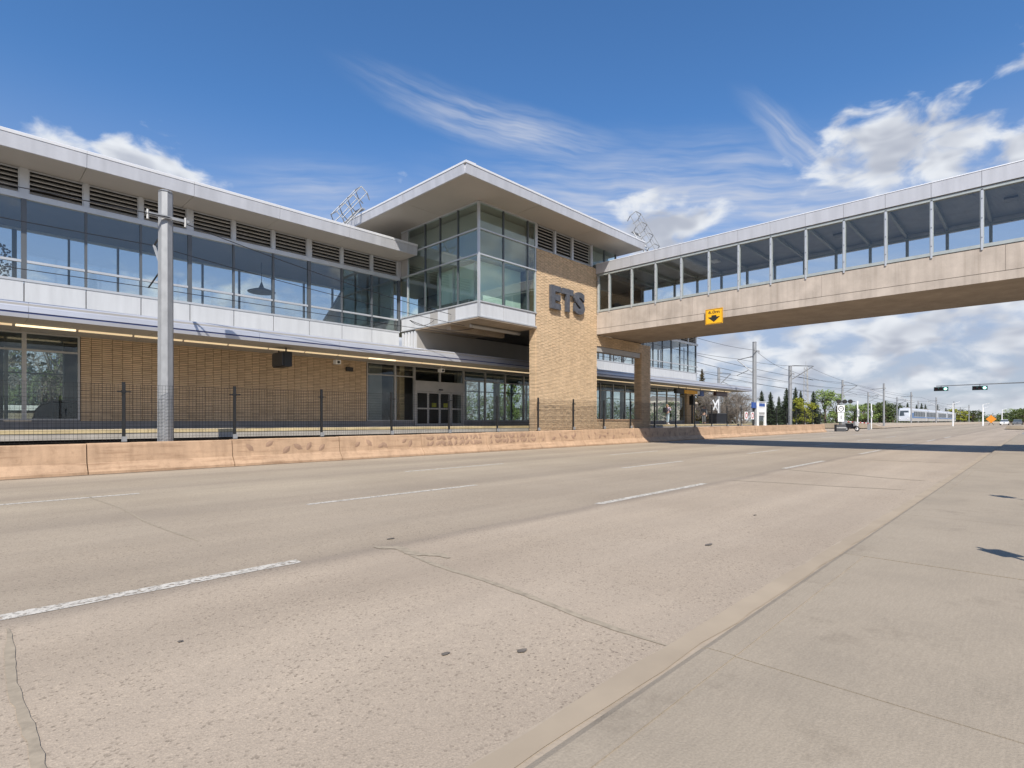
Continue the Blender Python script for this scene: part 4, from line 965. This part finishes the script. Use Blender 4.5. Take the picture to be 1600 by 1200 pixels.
# ------------------------------------------------------------------ people on the platform
def skin_mesh(name, pts, edges, mat, parent, sub=1):
    me = bpy.data.meshes.new(name); me.from_pydata([p[0] for p in pts], edges, []); me.update()
    bm = bmesh.new(); bm.from_mesh(me); ly = bm.verts.layers.skin.verify(); bm.verts.ensure_lookup_table()
    for i, p in enumerate(pts):
        bm.verts[i][ly].radius = p[1] if isinstance(p[1], tuple) else (p[1], p[1]); bm.verts[i][ly].use_root = (i == 0)
    bm.to_mesh(me); bm.free(); me.materials.append(mat)
    o = bpy.data.objects.new(name, me); link(o, parent)
    o.modifiers.new('skin', 'SKIN').use_smooth_shade = True
    s = o.modifiers.new('sub', 'SUBSURF'); s.levels = sub; s.render_levels = sub
    return o
def person(x, y, z, face, label, top, legs, hair, phone=False, bag=None, h=1.68, bent=0.0):
    t = thing('person', (x, y, z), label, 'person')
    k = h / 1.72
    Rm = Matrix.Translation((x, y, z)) @ Matrix.Rotation(face, 4, 'Z')        # local: faces +X, left is +Y
    def P(a, b, c): v = Rm @ Vector((a * k, b * k, c * k)); return (v.x, v.y, v.z)
    hand = (.22, .06, 1.42) if phone else (.10, .25, .80)
    elb = (.12, .26, 1.12) if phone else (.0, .27, 1.10)
    pts = [(P(0, 0, .95), .13 * k), (P(0, 0, 1.15), .12 * k), (P(0, 0, 1.36), .13 * k), (P(0, 0, 1.47), .055 * k), (P(.02, 0, 1.56), .085 * k), (P(.02, 0, 1.66), .075 * k)]
    ed = [(0, 1), (1, 2), (2, 3), (3, 4), (4, 5)]
    for s in (1, -1):
        b = len(pts)
        pts += [(P(0, .19 * s, 1.40), .055 * k), (P(elb[0], elb[1] * s, elb[2]), .042 * k), (P(hand[0], hand[1] * s, hand[2]), .03 * k)]
        ed += [(2, b), (b, b + 1), (b + 1, b + 2)]
        for q, (dx, dy, ln) in enumerate(((.03, -.03, .06), (.015, -.012, .085), (.0, 0, .09), (-.012, .012, .085), (-.025, .022, .065))):
            c = len(pts); pts.append((P(hand[0] + dx + .02, hand[1] * s + dy, hand[2] - (ln if not phone else -ln * .6)), .010 * k)); ed.append((b + 2, c))
        b = len(pts)
        pts += [(P(0, .09 * s, .88), .085 * k), (P(.02 + .03 * s, .10 * s, .48), .058 * k), (P(-.01 + .04 * s, .10 * s, .08), .042 * k), (P(.14 + .04 * s, .11 * s, .03), .035 * k)]
        ed += [(0, b), (b, b + 1), (b + 1, b + 2), (b + 2, b + 3)]
    body = skin_mesh('body', pts, ed, M['skin'], t)
    tp = [(P(0, 0, 1.0), .15 * k), (P(0, 0, 1.18), .14 * k), (P(0, 0, 1.37), .15 * k), (P(0, 0, 1.45), .075 * k)]; te = [(0, 1), (1, 2), (2, 3)]
    for s in (1, -1):
        b = len(tp); tp += [(P(0, .19 * s, 1.40), .07 * k), (P(elb[0], elb[1] * s, elb[2]), .056 * k), (P(elb[0] + (hand[0] - elb[0]) * .8, (elb[1] + (hand[1] - elb[1]) * .8) * s, elb[2] + (hand[2] - elb[2]) * .8), .045 * k)]; te += [(2, b), (b, b + 1), (b + 1, b + 2)]
    skin_mesh('jacket', tp, te, top, t)
    lp = [(P(0, 0, .97), .145 * k)]; le = []
    for s in (1, -1):
        b = len(lp); lp += [(P(0, .09 * s, .87), .10 * k), (P(.02 + .03 * s, .10 * s, .48), .073 * k), (P(-.01 + .04 * s, .10 * s, .12), .06 * k)]; le += [(0, b), (b, b + 1), (b + 1, b + 2)]
    skin_mesh('trousers', lp, le, legs, t)
    for s in (1, -1): skin_mesh('shoe', [(P(-.04 + .04 * s, .10 * s, .05), .05 * k), (P(.08 + .04 * s, .105 * s, .045), .048 * k), (P(.17 + .04 * s, .11 * s, .035), .036 * k)], [(0, 1), (1, 2)], M['wht'] if bag else M['blackcloth'], t)
    skin_mesh('hair', [(P(-.03, 0, 1.69), .085 * k), (P(-.06, 0, 1.60), .09 * k), (P(-.08, 0, 1.46), .06 * k)], [(0, 1), (1, 2)], hair, t)
    if bag:
        m = MB().box(-.36 * k, -.13 * k, -.17 * k, .17 * k, 1.0 * k, 1.42 * k, Rm); m.build('backpack', bag, t)
person(41.0, 22.0, PZ, R(-20), 'person in lilac top and pale jeans with dark backpack raising both hands', M['lilac'], M['jeans'], M['hair'], True, M['blackcloth'])
person(49.0, 22.6, PZ, R(200), 'person in grey and black clothes standing by the black column', M['greycloth'], M['greycloth'], M['hairdark'])
person(50.8, 23.3, PZ, R(160), 'person in black clothes standing before the brick column', M['blackcloth'], M['blackcloth'], M['hairdark'])

# ------------------------------------------------------------------ crossing, signals, bike, train
t = thing('crossing_sign', (60.2, 26.4, .3), 'white x shaped rail crossing sign on a white post', 'sign')
MB().tube([(61.0, 26.4, .1), (61.0, 26.4, 3.9)], .06).build('post', M['wht'], t)
for a in (.75, -.75): MB().box(-.8, .8, -.02, .02, -.12, .12, Matrix.Translation((60.1, 26.36 + a * .03, 3.2)) @ Matrix.Rotation(a, 4, 'Y')).build('cross_board', M['wht'], t)
def ring(cx, y, cz, r0, r1, mat, par, n=20):
    m = MB()
    for q in range(n):
        a0, a1 = 6.283 * q / n, 6.283 * (q + 1) / n
        m.add([(cx + r1 * math.cos(a0), y, cz + r1 * math.sin(a0)), (cx + r1 * math.cos(a1), y, cz + r1 * math.sin(a1)), (cx + r0 * math.cos(a1), y, cz + r0 * math.sin(a1)), (cx + r0 * math.cos(a0), y, cz + r0 * math.sin(a0))], [(0, 1, 2, 3)])
    return m.build('ring', mat, par)
t = thing('crossing_signal', (74.0, 17.2, .22), 'rail crossing signal post with white turn ban signs at the barrier end', 'signal')
MB().tube([(74.4, 17.3, .1), (74.4, 17.3, 3.9)], .08, 8).build('post', M['galv'], t)
rot = Matrix.Translation((74.0, 17.1, 0)) @ Matrix.Rotation(R(-48), 4, 'Z')
def rbox(name, a, b, c, d, e, f, mat, par, mtx=None): return MB().box(a, b, c, d, e, f, mtx or rot).build(name, mat, par)
rbox('turn_sign', -.42, .42, -.03, .0, 2.45, 3.3, M['wht'], t); rbox('lane_sign', -.36, .36, -.03, .0, 1.35, 2.38, M['wht'], t)
m = MB(); n = 18
for q in range(n):
    a0, a1 = 6.283 * q / n, 6.283 * (q + 1) / n
    m.add([rot @ Vector((r_ * math.cos(a), -.035, 2.875 + r_ * math.sin(a))) for r_, a in ((.34, a0), (.34, a1), (.24, a1), (.24, a0))], [(0, 1, 2, 3)])
m.build('ban_ring', M['signblack'], t)
rbox('turn_arrow', -.16, .16, -.036, -.032, 2.83, 2.92, M['signblack'], t); rbox('lane_arrow', -.05, .05, -.036, -.032, 1.6, 2.1, M['signblack'], t)
rbox('cabinet', -.45, .65, .1, .6, .1, 1.0, M['inner'], t); rbox('cabinet_stripe', -.45, .65, .07, .1, .55, .68, M['frame'], t)
for dx, dz in ((-.25, 3.75), (.45, 3.72), (1.1, 3.75)):
    MB().tube([rot @ Vector((dx, -.1, dz)), rot @ Vector((dx, .1, dz))], .24, 12).build('lamp_disc', M['signblack'], t)
MB().tube([rot @ Vector((-.3, .03, 3.75)), rot @ Vector((1.7, .03, 3.75))], .04).build('lamp_arm', M['black'], t)
# motorcycle parked by the signal
bk = thing('motorcycle', (76.2, 16.6, .2), 'dark motorcycle with pale fairing parked beside the crossing signal', 'motorcycle')
bm_ = Matrix.Translation((76.4, 16.5, gz(76))) @ Matrix.Rotation(R(-118), 4, 'Z')
def torus(c, R_, r_, n=20, k=6):
    m = MB(); vs = []; fs = []
    for i in range(n):
        a = 6.2832 * i / n
        for j in range(k):
            b = 6.2832 * j / k; vs.append(bm_ @ Vector((c[0] + (R_ + r_ * math.cos(b)) * math.cos(a), c[1] + r_ * math.sin(b), c[2] + (R_ + r_ * math.cos(b)) * math.sin(a))))
    for i in range(n):
        for j in range(k): fs.append((i * k + j, ((i + 1) % n) * k + j, ((i + 1) % n) * k + (j + 1) % k, i * k + (j + 1) % k))
    return m.add(vs, fs)
for cx in (-.72, .72):
    w_ = torus((cx, 0, .32), .27, .06).build('wheel', M['rubber'], bk); torus((cx, 0, .32), .19, .02).build('rim', M['alu'], w_)
MB().prism([(-.55, .45), (.3, .38), (.55, .6), (.4, .95), (.0, .98), (-.2, .82), (-.8, .88), (-.85, .78)], 'Y', -.13, .13).build('frame', M['blackcloth'], bk).data.transform(bm_)
MB().prism([(.42, .62), (.68, .72), (.62, 1.12), (.40, 1.18), (.36, .95)], 'Y', -.2, .2).build('fairing', M['frame'], bk).data.transform(bm_)
MB().prism([(-.75, .88), (-.1, .82), (-.1, .92), (-.75, .98)], 'Y', -.14, .14).build('seat', M['rubber'], bk).data.transform(bm_)
MB().tube([bm_ @ Vector(p) for p in ((.35, -.36, 1.08), (.45, -.1, 1.06), (.45, .1, 1.06), (.35, .36, 1.08))], .02).build('handlebar', M['black'], bk)
MB().tube([bm_ @ Vector(p) for p in ((.72, 0, .32), (.5, 0, .98))], .035).build('fork', M['alu'], bk)
# crossing gate arm, red and white
ga = thing('crossing_gate', (79, 17.5, .24), 'lowered red and white striped crossing gate arm across the side street', 'gate')
A0, A1 = Vector((79, 17.8, 1.35)), Vector((87.5, 16.9, 1.1))
for i in range(12):
    MB().tube([A0.lerp(A1, i / 12), A0.lerp(A1, (i + 1) / 12)], .07, 6).build('arm_section', M['red'] if i % 2 else M['wht'], ga)
MB().box(78.7, 79.2, 17.6, 18.0, .1, 1.5).build('post', M['galv'], ga); MB().box(87.3, 87.6, 16.75, 17.0, .1, 1.1).build('rest', M['galv'], ga)
for x, y, lb in ((103, 19.5, 'white square sign on a pale post beyond the gate arm'), (88, 18.3, 'pale post with small signs behind the gate arm')):
    t = thing('road_sign', (x, y, gz(x)), lb, 'sign'); MB().tube([(x, y, .1), (x, y, 4.2)], .08).build('post', M['wht'], t); box('board', x - .4, x + .4, y - .13, y - .09, 2.1, 3.1, M['wht'], t); ring(x, y - .135, 2.6, .16, .26, M['signblack'], t)
# traffic signal arm
ts = thing('traffic_signal', (84, -2.2, .2), 'horizontal traffic lights showing green on a long mast arm', 'traffic light')
MB().tube([(84, -2.2, 0), (84, -2.2, 6.2)], .14, 8, .1).build('pole', M['galv'], ts)
MB().tube([(84, -2.2, 5.75), (83.5, 2.5, 5.72), (82.6, 9.0, 5.62)], .08, 8, .045).build('arm', M['alud'], ts)
for (x, y) in ((82.7, 8.55), (83.3, 5.05)):
    h = MB().box(x - .12, x + .12, y - .68, y + .68, 5.02, 5.50).build('signal_head', M['teal'], ts)
    MB().box(x - .01, x + .03, y - .03, y + .03, 5.45, 5.7).build('bracket', M['alud'], h)
    for k, mt in ((.43, 'lens'), (0, 'lens'), (-.43, 'green_on')):
        MB().tube([(x - .145, y + k, 5.26), (x - .118, y + k, 5.26)], .155, 14).build('lamp', M[mt], h)
        MB().tube([(x - .32, y + k, 5.27), (x - .12, y + k, 5.27)], .18, 12, cap=False).build('visor', M['teal'], h)
# light rail train
tr = thing('light_rail_train', (160, 23.7, 1), 'white and blue light rail train coming along the raised track', 'train')
def car(x0, x1, first):
    zb = 1.35; y0, y1 = 22.4, 25.05
    prof = [(y0, zb), (y1, zb), (y1, zb + 2.75), (y1 - .3, zb + 3.2), (y0 + .3, zb + 3.2), (y0, zb + 2.75)]
    b = MB().prism(prof, 'X', x0 + (1.0 if first else .3), x1 - .3).build('car_body', M['trainw'], tr)
    if first:
        n = len(prof); pr2 = [(y0 + .25, zb + .1), (y1 - .25, zb + .1), (y1 - .25, zb + 1.1), (y1 - .35, zb + 2.9), (y0 + .35, zb + 2.9), (y0 + .25, zb + 1.1)]
        vs = [(x0 + 1.0, q[0], q[1]) for q in prof] + [(x0 + (0 if q[1] < zb + 2 else .5), q[0], q[1]) for q in pr2]
        nose = MB().add(vs, [(k, (k + 1) % n, n + (k + 1) % n, n + k) for k in range(n)] + [tuple(range(n, 2 * n))]).build('nose', M['trainw'], tr)
        MB().add([(x0 - .02 + .15, y0 + .4, zb + 1.35), (x0 - .02 + .15, y1 - .4, zb + 1.35), (x0 + .38, y1 - .5, zb + 2.6), (x0 + .38, y0 + .5, zb + 2.6)], [(0, 1, 2, 3)]).build('windscreen', M['window_dark'], nose)
        for q in (y0 + .5, y1 - .7): MB().box(x0 - .05, x0 + .03, q, q + .22, zb + .55, zb + .72).build('headlight', M['wht'], nose)
        box('blue_side', x0 + 1.3, x0 + 4.2, y0 - .02, y0 - .004, zb + .9, zb + 2.1, M['trainblue'], tr)
    box('lower_band', x0 + 1.02, x1 - .3, y0 - .03, y0 - .005, zb + .05, zb + .75, M['trainsilver'], b)
    box('blue_band', x0 + 1.0, x1 - .3, y0 - .028, y0 - .004, zb + .8, zb + 1.12, M['trainblue'], b)
    n = 7; step = (x1 - x0 - 5) / n
    for i in range(n):
        a = x0 + (4.4 if first else 1.2) + i * step * (1 if not first else .97)
        box('window', a, a + step * .78, y0 - .02, y0 + .02, zb + 1.2, zb + 2.45, M['window_dark'], b)
    for xw in (x0 + 3.5, x0 + 5.4, x1 - 5.4, x1 - 3.5):
        MB().tube([(xw, y0 + .3, .95), (xw, y0 + .45, .95)], .36, 12).build('wheel', M['rubber'], tr)
    box('roof_unit', x0 + 6, x0 + 11, y0 + .6, y1 - .6, zb + 3.2, zb + 3.5, M['greypanel'], b)
for i in range(4): car(161 + 24.2 * i, 161 + 24.2 * (i + 1), i == 0)
m = MB(); m.tube([(170, 23.7, 4.6), (171.2, 23.7, 5.4), (170, 23.7, 6.1)], .05); m.box(169.9, 170.1, 22.9, 24.5, 6.1, 6.16); m.build('pantograph', M['black'], tr)
emb = MB().prism([(18.4, .2), (29.5, .2), (28.0, 1.0), (20.4, 1.0)], 'X', 108, 900).build('rail_embankment', M['gutter']); tag(emb, kind='structure')
lowb = sheet('median_kerb', [98, 120, 150, 400], 17.6, 18.4, .35, M['barrier'])

# ------------------------------------------------------------------ far street things
GS = 'pale street lamp post far down the road'
for (x, y) in [(150, 13.5), (165, 9.5), (210, 12), (240, 9), (290, 11), (330, 6), (380, 9), (215, 1.0), (280, 0), (340, 3)]:
    t = thing('street_lamp', (x, y, .45), GS, 'lamp post', 'far street lamps'); MB().tube([(x, y, .3), (x, y, 5.2)], .13, 6, .09).build('pole', M['wht'], t); MB().tube([(x, y, 5.15), (x, y - 1.2, 5.5)], .06, 5).build('arm', M['wht'], t)
def car_(x, y, rz, mat, label):
    t = thing('car', (x, y, gz(x)), label, 'car', None, rz); mm = Matrix.Translation((x, y, gz(x))) @ Matrix.Rotation(rz, 4, 'Z')
    def bd(name, prof, w, mt):
        o = MB().prism(prof, 'Y', -w, w).build(name, mt, t); o.data.transform(mm); return o
    bd('body', [(-2.2, .35), (2.2, .35), (2.25, .75), (1.3, .95), (-2.1, 1.0), (-2.25, .7)], .88, mat); bd('cabin', [(-1.9, .98), (1.15, .95), (.4, 1.48), (-1.4, 1.5)], .76, M['window_dark']); bd('roof', [(-1.38, 1.49), (.4, 1.475), (.3, 1.54), (-1.3, 1.55)], .72, mat)
    for a in (-1.35, 1.4):
        for b in (-.85, .85): MB().tube([mm @ Vector((a, b - .1, .34)), mm @ Vector((a, b + .1, .34))], .33, 14).build('wheel', M['rubber'], t)
    for b in (-.6, .6): bd('headlight', [(2.2, .6), (2.27, .6), (2.27, .75), (2.2, .75)], .12, M['wht']).location.y += 0
car_(205, 7.2, R(180), M['wht'], 'white car far down the road by the orange sign')
car_(190, 4.2, R(180), M['greycloth'], 'dark grey car far down the road before the trees')
t = thing('roadwork_sign', (176, 8.6, gz(176)), 'orange roadwork board on a stand far down the road', 'sign'); rr = Matrix.Translation((176, 8.6, 1.9)) @ Matrix.Rotation(R(90), 4, 'Z') @ Matrix.Rotation(R(45), 4, 'Y')
MB().box(-.7, .7, -.03, .03, -.7, .7, rr).build('board', M['orange'], t)
for q in (-.5, .5): MB().tube([(176, 8.6, 1.2), (176.2, 8.6 + q, .45)], .05).build('leg', M['black'], t)
pl_ = thing('median_planter', (120, 2.6, .35), 'low concrete median planter with small shrubs far along the pavement', 'planter')
MB().prism([(1.6, .3), (3.6, .3), (3.4, .75), (1.8, .75)], 'X', 104, 130).build('kerb', M['walk'], pl_)
# lattice radio tower
t = thing('lattice_tower', (205, 58, 0), 'slim lattice radio tower beyond the trees', 'tower'); m = MB()
for (dx, dy) in ((-.8, -.8), (.8, -.8), (0, .9)): m.tube([(205 + dx, 58 + dy, 0), (205 + dx * .5, 58 + dy * .5, 20)], .13, 5)
m.build('legs', M['frame'], t)
m = MB()
for k in range(14):
    z = 1.4 * k; s = 1 - .5 * z / 20; s2 = 1 - .5 * (z + 1.4) / 20
    m.tube([(205 - .8 * s, 58 - .8 * s, z), (205 + .8 * s2, 58 - .8 * s2, z + 1.4)], .06, 4); m.tube([(205 + .8 * s, 58 - .8 * s, z), (205, 58 + .9 * s2, z + 1.4)], .06, 4)
m.build('bracing', M['frame'], t); MB().tube([(205, 58, 20), (205, 58, 22)], .06, 5).build('antenna', M['frame'], t)
# beige house behind the platform end
h = thing('beige_house', (107, 55, 0), 'beige gabled house half hidden by dark spruces', 'house')
MB().box(97, 118, 50, 60, -.2, 3.6).build('wall', M['house'], h)
MB().prism([(49.3, 3.55), (60.7, 3.55), (55, 6.4)], 'X', 96.4, 118.6).build('roof', M['roofing'], h)
for x in (100, 105.5, 111): 
    f_ = MB().box(x, x + 2, 49.93, 50.02, 1.0, 2.6).build('window', M['wht'], h); box('pane', x + .12, x + 1.88, 49.9, 49.94, 1.12, 2.48, M['window_dark'], f_)
box('door', 114.5, 115.6, 49.93, 50.02, -.1, 2.2, M['inner'], h)
h = thing('white_shed', (84, 46, 0), 'small pale flat roofed building behind the platform end', 'building')
MB().box(80, 90, 43, 49, -.2, 4.4).build('wall', M['house'], h); MB().box(79.6, 90.4, 42.6, 49.4, 4.4, 4.7).build('roof', M['house'], h)
for x in (81.5, 85.5): 
    f_ = MB().box(x, x + 1.6, 42.93, 43.02, 1.2, 2.6).build('window', M['frame'], h); box('pane', x + .1, x + 1.5, 42.9, 42.94, 1.3, 2.5, M['window_dark'], f_)
lot = sheet('parking_lot', [58, 72, 90], 32, 42, -.05, M['plinth'])
# low wall and hedge seen through the left windows
w = thing('garden_wall', (6, 37, 0), 'pale low concrete wall seen through the left platform windows', 'wall')
MB().box(-2, 14, 37, 37.3, -.2, 1.95).build('wall_face', M['walk'], w); MB().box(-2.1, 14.1, 36.9, 37.4, 1.95, 2.2).build('coping', M['wht'], w)

# ------------------------------------------------------------------ trees
def leafcloud(mb, c, r, n, s, rnd, flat=1.0):
    for _ in range(n):
        while True:
            d = Vector((rnd.uniform(-1, 1), rnd.uniform(-1, 1), rnd.uniform(-1, 1)))
            if d.length <= 1: break
        p = Vector(c) + Vector((d.x * r, d.y * r, d.z * r * flat))
        u = Vector((rnd.uniform(-1, 1), rnd.uniform(-1, 1), rnd.uniform(-1, 1))).normalized(); v = u.orthogonal().normalized(); k = s * rnd.uniform(.6, 1.3)
        mb.add([p - u * k, p + v * k * .6, p + u * k, p - v * k * .6], [(0, 1, 2, 3)])
def spruce_meshes(seed, mat):
    rnd = random.Random(seed); mb = MB(); H_ = 1.0                               # unit height
    z = .10
    while z < .985:
        rr = .30 * (1 - z) ** .85 * rnd.uniform(.6, 1.2) + .010
        nb = max(5, int(15 * (1 - z) + 4))
        for q in range(nb):
            a = 6.283 * q / nb + rnd.uniform(-.3, .3); r_ = rr * rnd.uniform(.65, 1.15); d = Vector((math.cos(a), math.sin(a), 0)); s = Vector((-d.y, d.x, 0))
            zz = z + rnd.uniform(-.012, .012)
            for j in range(4):
                t0, t1 = j / 4, (j + 1) / 4
                w_ = .030 * (1 - t0 * .6) * (1.1 - z * .6)
                p0 = d * (r_ * t0) + Vector((0, 0, zz - .10 * r_ * t0 * 3)); p1 = d * (r_ * t1) + Vector((0, 0, zz - .10 * r_ * t1 * 3 + (.012 if j == 3 else 0)))
                mb.add([p0 + s * w_, p0 - s * w_, p1 - s * w_ * .5 + Vector((0, 0, rnd.uniform(-.01, .004))), p1 + s * w_ * .5 + Vector((0, 0, rnd.uniform(-.01, .004)))], [(0, 1, 2, 3)])
                if j > 0: mb.add([p0 + s * w_ * .3, p0 + Vector((0, 0, -.028)), p1 + Vector((0, 0, -.02))], [(0, 1, 2)])
        z += .030 - .010 * z
    tr_ = MB().tube([(0, 0, 0), (0, 0, .5), (0, 0, .99)], .022, 7, .003)
    return mb.mesh('crown', mat), tr_.mesh('trunk', M['bark'])
def decid_meshes(seed, mat, n=26, leaf=.022, per=70, bare=False):
    rnd = random.Random(seed); cr = MB(); tk = MB().tube([(0, 0, 0), (.01, .0, .3), (0, .01, .6)], .025, 7, .012)
    for i in range(n):
        a = rnd.uniform(0, 6.283); e = rnd.uniform(.28, .95); r_ = .36 * math.sin(math.pi * min(1, max(.12, (e - .12) / .95))) ** .7 * rnd.uniform(.3, 1.0)
        c = (r_ * math.cos(a), r_ * math.sin(a), e)
        tk.tube([(0, 0, max(.15, e - .35)), (c[0] * .5, c[1] * .5, e - .12), c], .008, 4, .002)
        if bare:
            for _ in range(14):
                q = Vector(c) + Vector((rnd.uniform(-.13, .13), rnd.uniform(-.13, .13), rnd.uniform(-.05, .14))); tk.tube([c, q], .003, 3, .001)
                for _ in range(2): tk.tube([q, q + Vector((rnd.uniform(-.07, .07), rnd.uniform(-.07, .07), rnd.uniform(0, .09)))], .002, 3, .001)
            leafcloud(cr, c, .10, per // 6, leaf * .6, rnd)
        else: leafcloud(cr, c, rnd.uniform(.07, .13), per, leaf, rnd, .8)
    return cr.mesh('crown', mat), tk.mesh('trunk', M['bark'] if not bare else M['twig'])
SPR = [spruce_meshes(s, M['spruce']) for s in (1, 2, 3)]; SPR2 = spruce_meshes(9, M['spruce2'])
DEC = [decid_meshes(4, M['leaf']), decid_meshes(5, M['leaf'])]; DECY = decid_meshes(6, M['leaf2']); DECD = [decid_meshes(7, M['leaf3']), decid_meshes(8, M['leaf3'])]; BARE = [decid_meshes(10, M['twig'], 30, .02, 60, True), decid_meshes(11, M['twig'], 30, .02, 60, True)]
def tree(kind, pair, x, y, h, wd, label, group=None, z=None):
    t = thing(kind, (x, y, gz(x) - .16 if z is None else z), label, 'tree', group)
    mtx = W[t.name] @ Matrix.Rotation(random.uniform(0, 6.28), 4, 'Z') @ Matrix.Diagonal((h * wd, h * wd, h, 1))
    for nm, me in zip(('crown', 'trunk'), pair): link(bpy.data.objects.new(nm, me), t, mtx)
def at(x, Yd):                                           # ground point along a sight line, used for far trees
    u = (x - 800) / 849; a = R(44.2); d = (math.cos(a) + u * math.sin(a), math.sin(a) - u * math.cos(a)); return d[0] * Yd, d[1] * Yd
def spr(px, depth, top, wd, label, pair=None):
    X, Y = at(px, depth); tree('spruce_tree', pair or SPR[int(px) % 3], X, Y, 1.4 + (658 - top) / 849 * depth + .1, wd, label, 'spruces behind the platform end')
spr(1097, 95, 577, .95, 'rusty brown spruce top showing behind the canopy', SPR2)
spr(1135, 100, 607, 1.1, 'dark spruce right behind the pale flat roofed building')
spr(1190, 96, 611, 1.1, 'dark spruce just right of the tall mast by the kiosk')
spr(1204, 92, 613, 1.15, 'rusty lower dark spruce beside the beige house')
spr(1217, 130, 620, 1.0, 'small far spruce peeking over the beige house roof')
spr(1229, 94, 607, 1.15, 'broad dark spruce left of the mast past the platform end')
spr(1243, 98, 606, 1.05, 'dark spruce directly behind the mast past the platform end')
spr(1251, 112, 611, .9, 'slim spruce between the mast and the yellow green tree')
spr(1271, 98, 612, 1.05, 'dark spruce between the yellow green and the pale green trees')
def dec(px, depth, top, wd, label, pair, kind='leafy_tree', g='leafy trees beyond the crossing'):
    X, Y = at(px, depth); tree(kind, pair, X, Y, 1.4 + (658 - top) / 849 * depth + .2, wd, label, g)
dec(1257, 92, 624, 1.2, 'low yellow green leafy tree beside the mast', DECY)
dec(1289, 104, 611, 1.05, 'pale green spring tree with airy crown behind the crossing signal', DEC[0])
dec(1307, 108, 615, .95, 'pale green spring tree right beside the crossing signal', DEC[1])
for px, dp, top, wd, pr in [(1335, 150, 633, 1.6, DEC[0]), (1350, 170, 632, 1.7, DEC[1]), (1362, 180, 630, 1.6, DECD[0]), (1374, 190, 632, 1.6, DECD[1]), (1384, 185, 628, 1.2, DECD[0]), (1395, 200, 631, 1.6, DECD[1])]:
    dec(px, dp, top, wd, 'green bushy tree in the row behind the crossing', pr, 'leafy_tree', 'bushy trees behind the crossing')
for px, dp, top in [(1383, 210, 626), (1388, 220, 630), (1418, 260, 629), (1432, 280, 632), (1440, 270, 630), (1446, 320, 632), (1465, 330, 632), (1478, 340, 637)]:
    X, Y = at(px, dp); tree('spruce_tree', SPR[px % 3], X, Y, 1.4 + (658 - top) / 849 * dp, 1.0, 'dark spruce far behind the train', 'far spruces behind the train')
for px, dp, top in [(1117, 74, 614), (1128, 72, 612), (1140, 76, 615), (1152, 73, 616), (1163, 78, 620), (1108, 78, 616)]:
    X, Y = at(px, dp); tree('bare_tree', BARE[px % 2], X, Y, 1.4 + (658 - top) / 849 * dp, 1.25, 'grey leafless shrub tree behind the end of the platform', 'leafless trees behind the platform')
for px, dp, top, wd, pr in [(1497, 240, 640, 2.0, DECY), (1508, 260, 640, 2.0, DEC[1]), (1520, 250, 642, 2.2, DECD[0]), (1588, 190, 640, 2.0, DEC[0]), (1598, 175, 642, 2.0, DECD[1]), (1610, 180, 638, 2.0, DEC[0]), (1580, 230, 645, 2.2, DECD[0])]:
    dec(px, dp, top, wd, 'bushy roadside tree far down the road', pr, 'leafy_tree', 'far roadside trees')
rnd = random.Random(5)
mbs = MB()
for i in range(150):
    px = rnd.uniform(1420, 1640); dp = rnd.uniform(380, 620); X, Y = at(px, dp); hh = rnd.uniform(4, 8.5)
    leafcloud(mbs, (X, Y, hh * .5), hh * .6, 60, .6, rnd, .9)
tag(mbs.build('distant_wood', M['leaf3']), 'low distant line of mixed trees along the horizon', 'wood', None, 'stuff')
mbs = MB()
for i in range(120):
    px = rnd.uniform(1180, 1420); dp = rnd.uniform(180, 300); X, Y = at(px, dp); hh = rnd.uniform(2.5, 4.5)
    leafcloud(mbs, (X, Y, hh * .5), hh * .7, 45, .35, rnd, .8)
h2 = MB()
for i in range(230): leafcloud(h2, (rnd.uniform(20, 82), rnd.uniform(38.5, 42), rnd.uniform(.6, 3.6)), rnd.uniform(.7, 1.2), 60, .16, rnd, .9)
tag(h2.build('rear_hedge', M['leaf3']), 'dark green hedge behind the station seen through the platform windows', 'hedge', None, 'stuff')
tag(mbs.build('distant_hedge', M['leaf3']), 'dull green hedge mass behind the crossing', 'hedge', None, 'stuff')
# trees behind the station, seen through the lower windows
for i, (x, y, hh, pr) in enumerate([(-3, 42, 7, DEC[0]), (1.5, 43, 6, BARE[0]), (4.0, 41, 6.5, BARE[1]), (6.5, 44, 7, DEC[1]), (-7, 45, 8, BARE[0]), (2.2, 39, 3.6, DECD[0]), (5.2, 39.3, 3.4, DECD[1]), (0.2, 39.5, 4.2, DEC[1]), (3.4, 40, 4.6, DECD[0]), (6.6, 40, 4.4, DEC[0]), (1.2, 46, 7.5, DECD[1]), (5, 47, 8, DECD[0]), (8, 46, 7.5, DECD[1]), (34, 44, 7, DEC[0]), (40, 46, 6, BARE[1]), (46, 45, 7, DEC[1]), (52, 47, 6, BARE[0]), (58, 46, 7, DEC[0]), (29, 45, 6, DECD[0]), (63, 50, 6, BARE[1])]):
    tree('garden_tree', pr, x, y, hh, .9, 'tree behind the station glimpsed through the lower windows', 'trees behind the station')
# two sign posts on the pavement whose shadows fall on the slabs
for (sx, sy, hh, lb) in ((5.62, -1.08, 2.15, 'bus stop sign on a thin post, nearer the kerb seam'), (10.9, -.9, 2.15, 'parking sign on a thin post along the pavement')):
    t = thing('street_sign', (sx, sy, gz(sx) + .1), lb, 'sign')
    MB().tube([(sx, sy, gz(sx) + .05), (sx, sy, hh + .15)], .022, 8).build('post', M['galv'], t)
    rm = Matrix.Translation((sx, sy - .03, 0)) @ Matrix.Rotation(R(-47), 4, 'Z'); MB().box(-.11, .11, -.012, .0, hh - .2, hh + .1, rm).build('board', M['wht'], t)
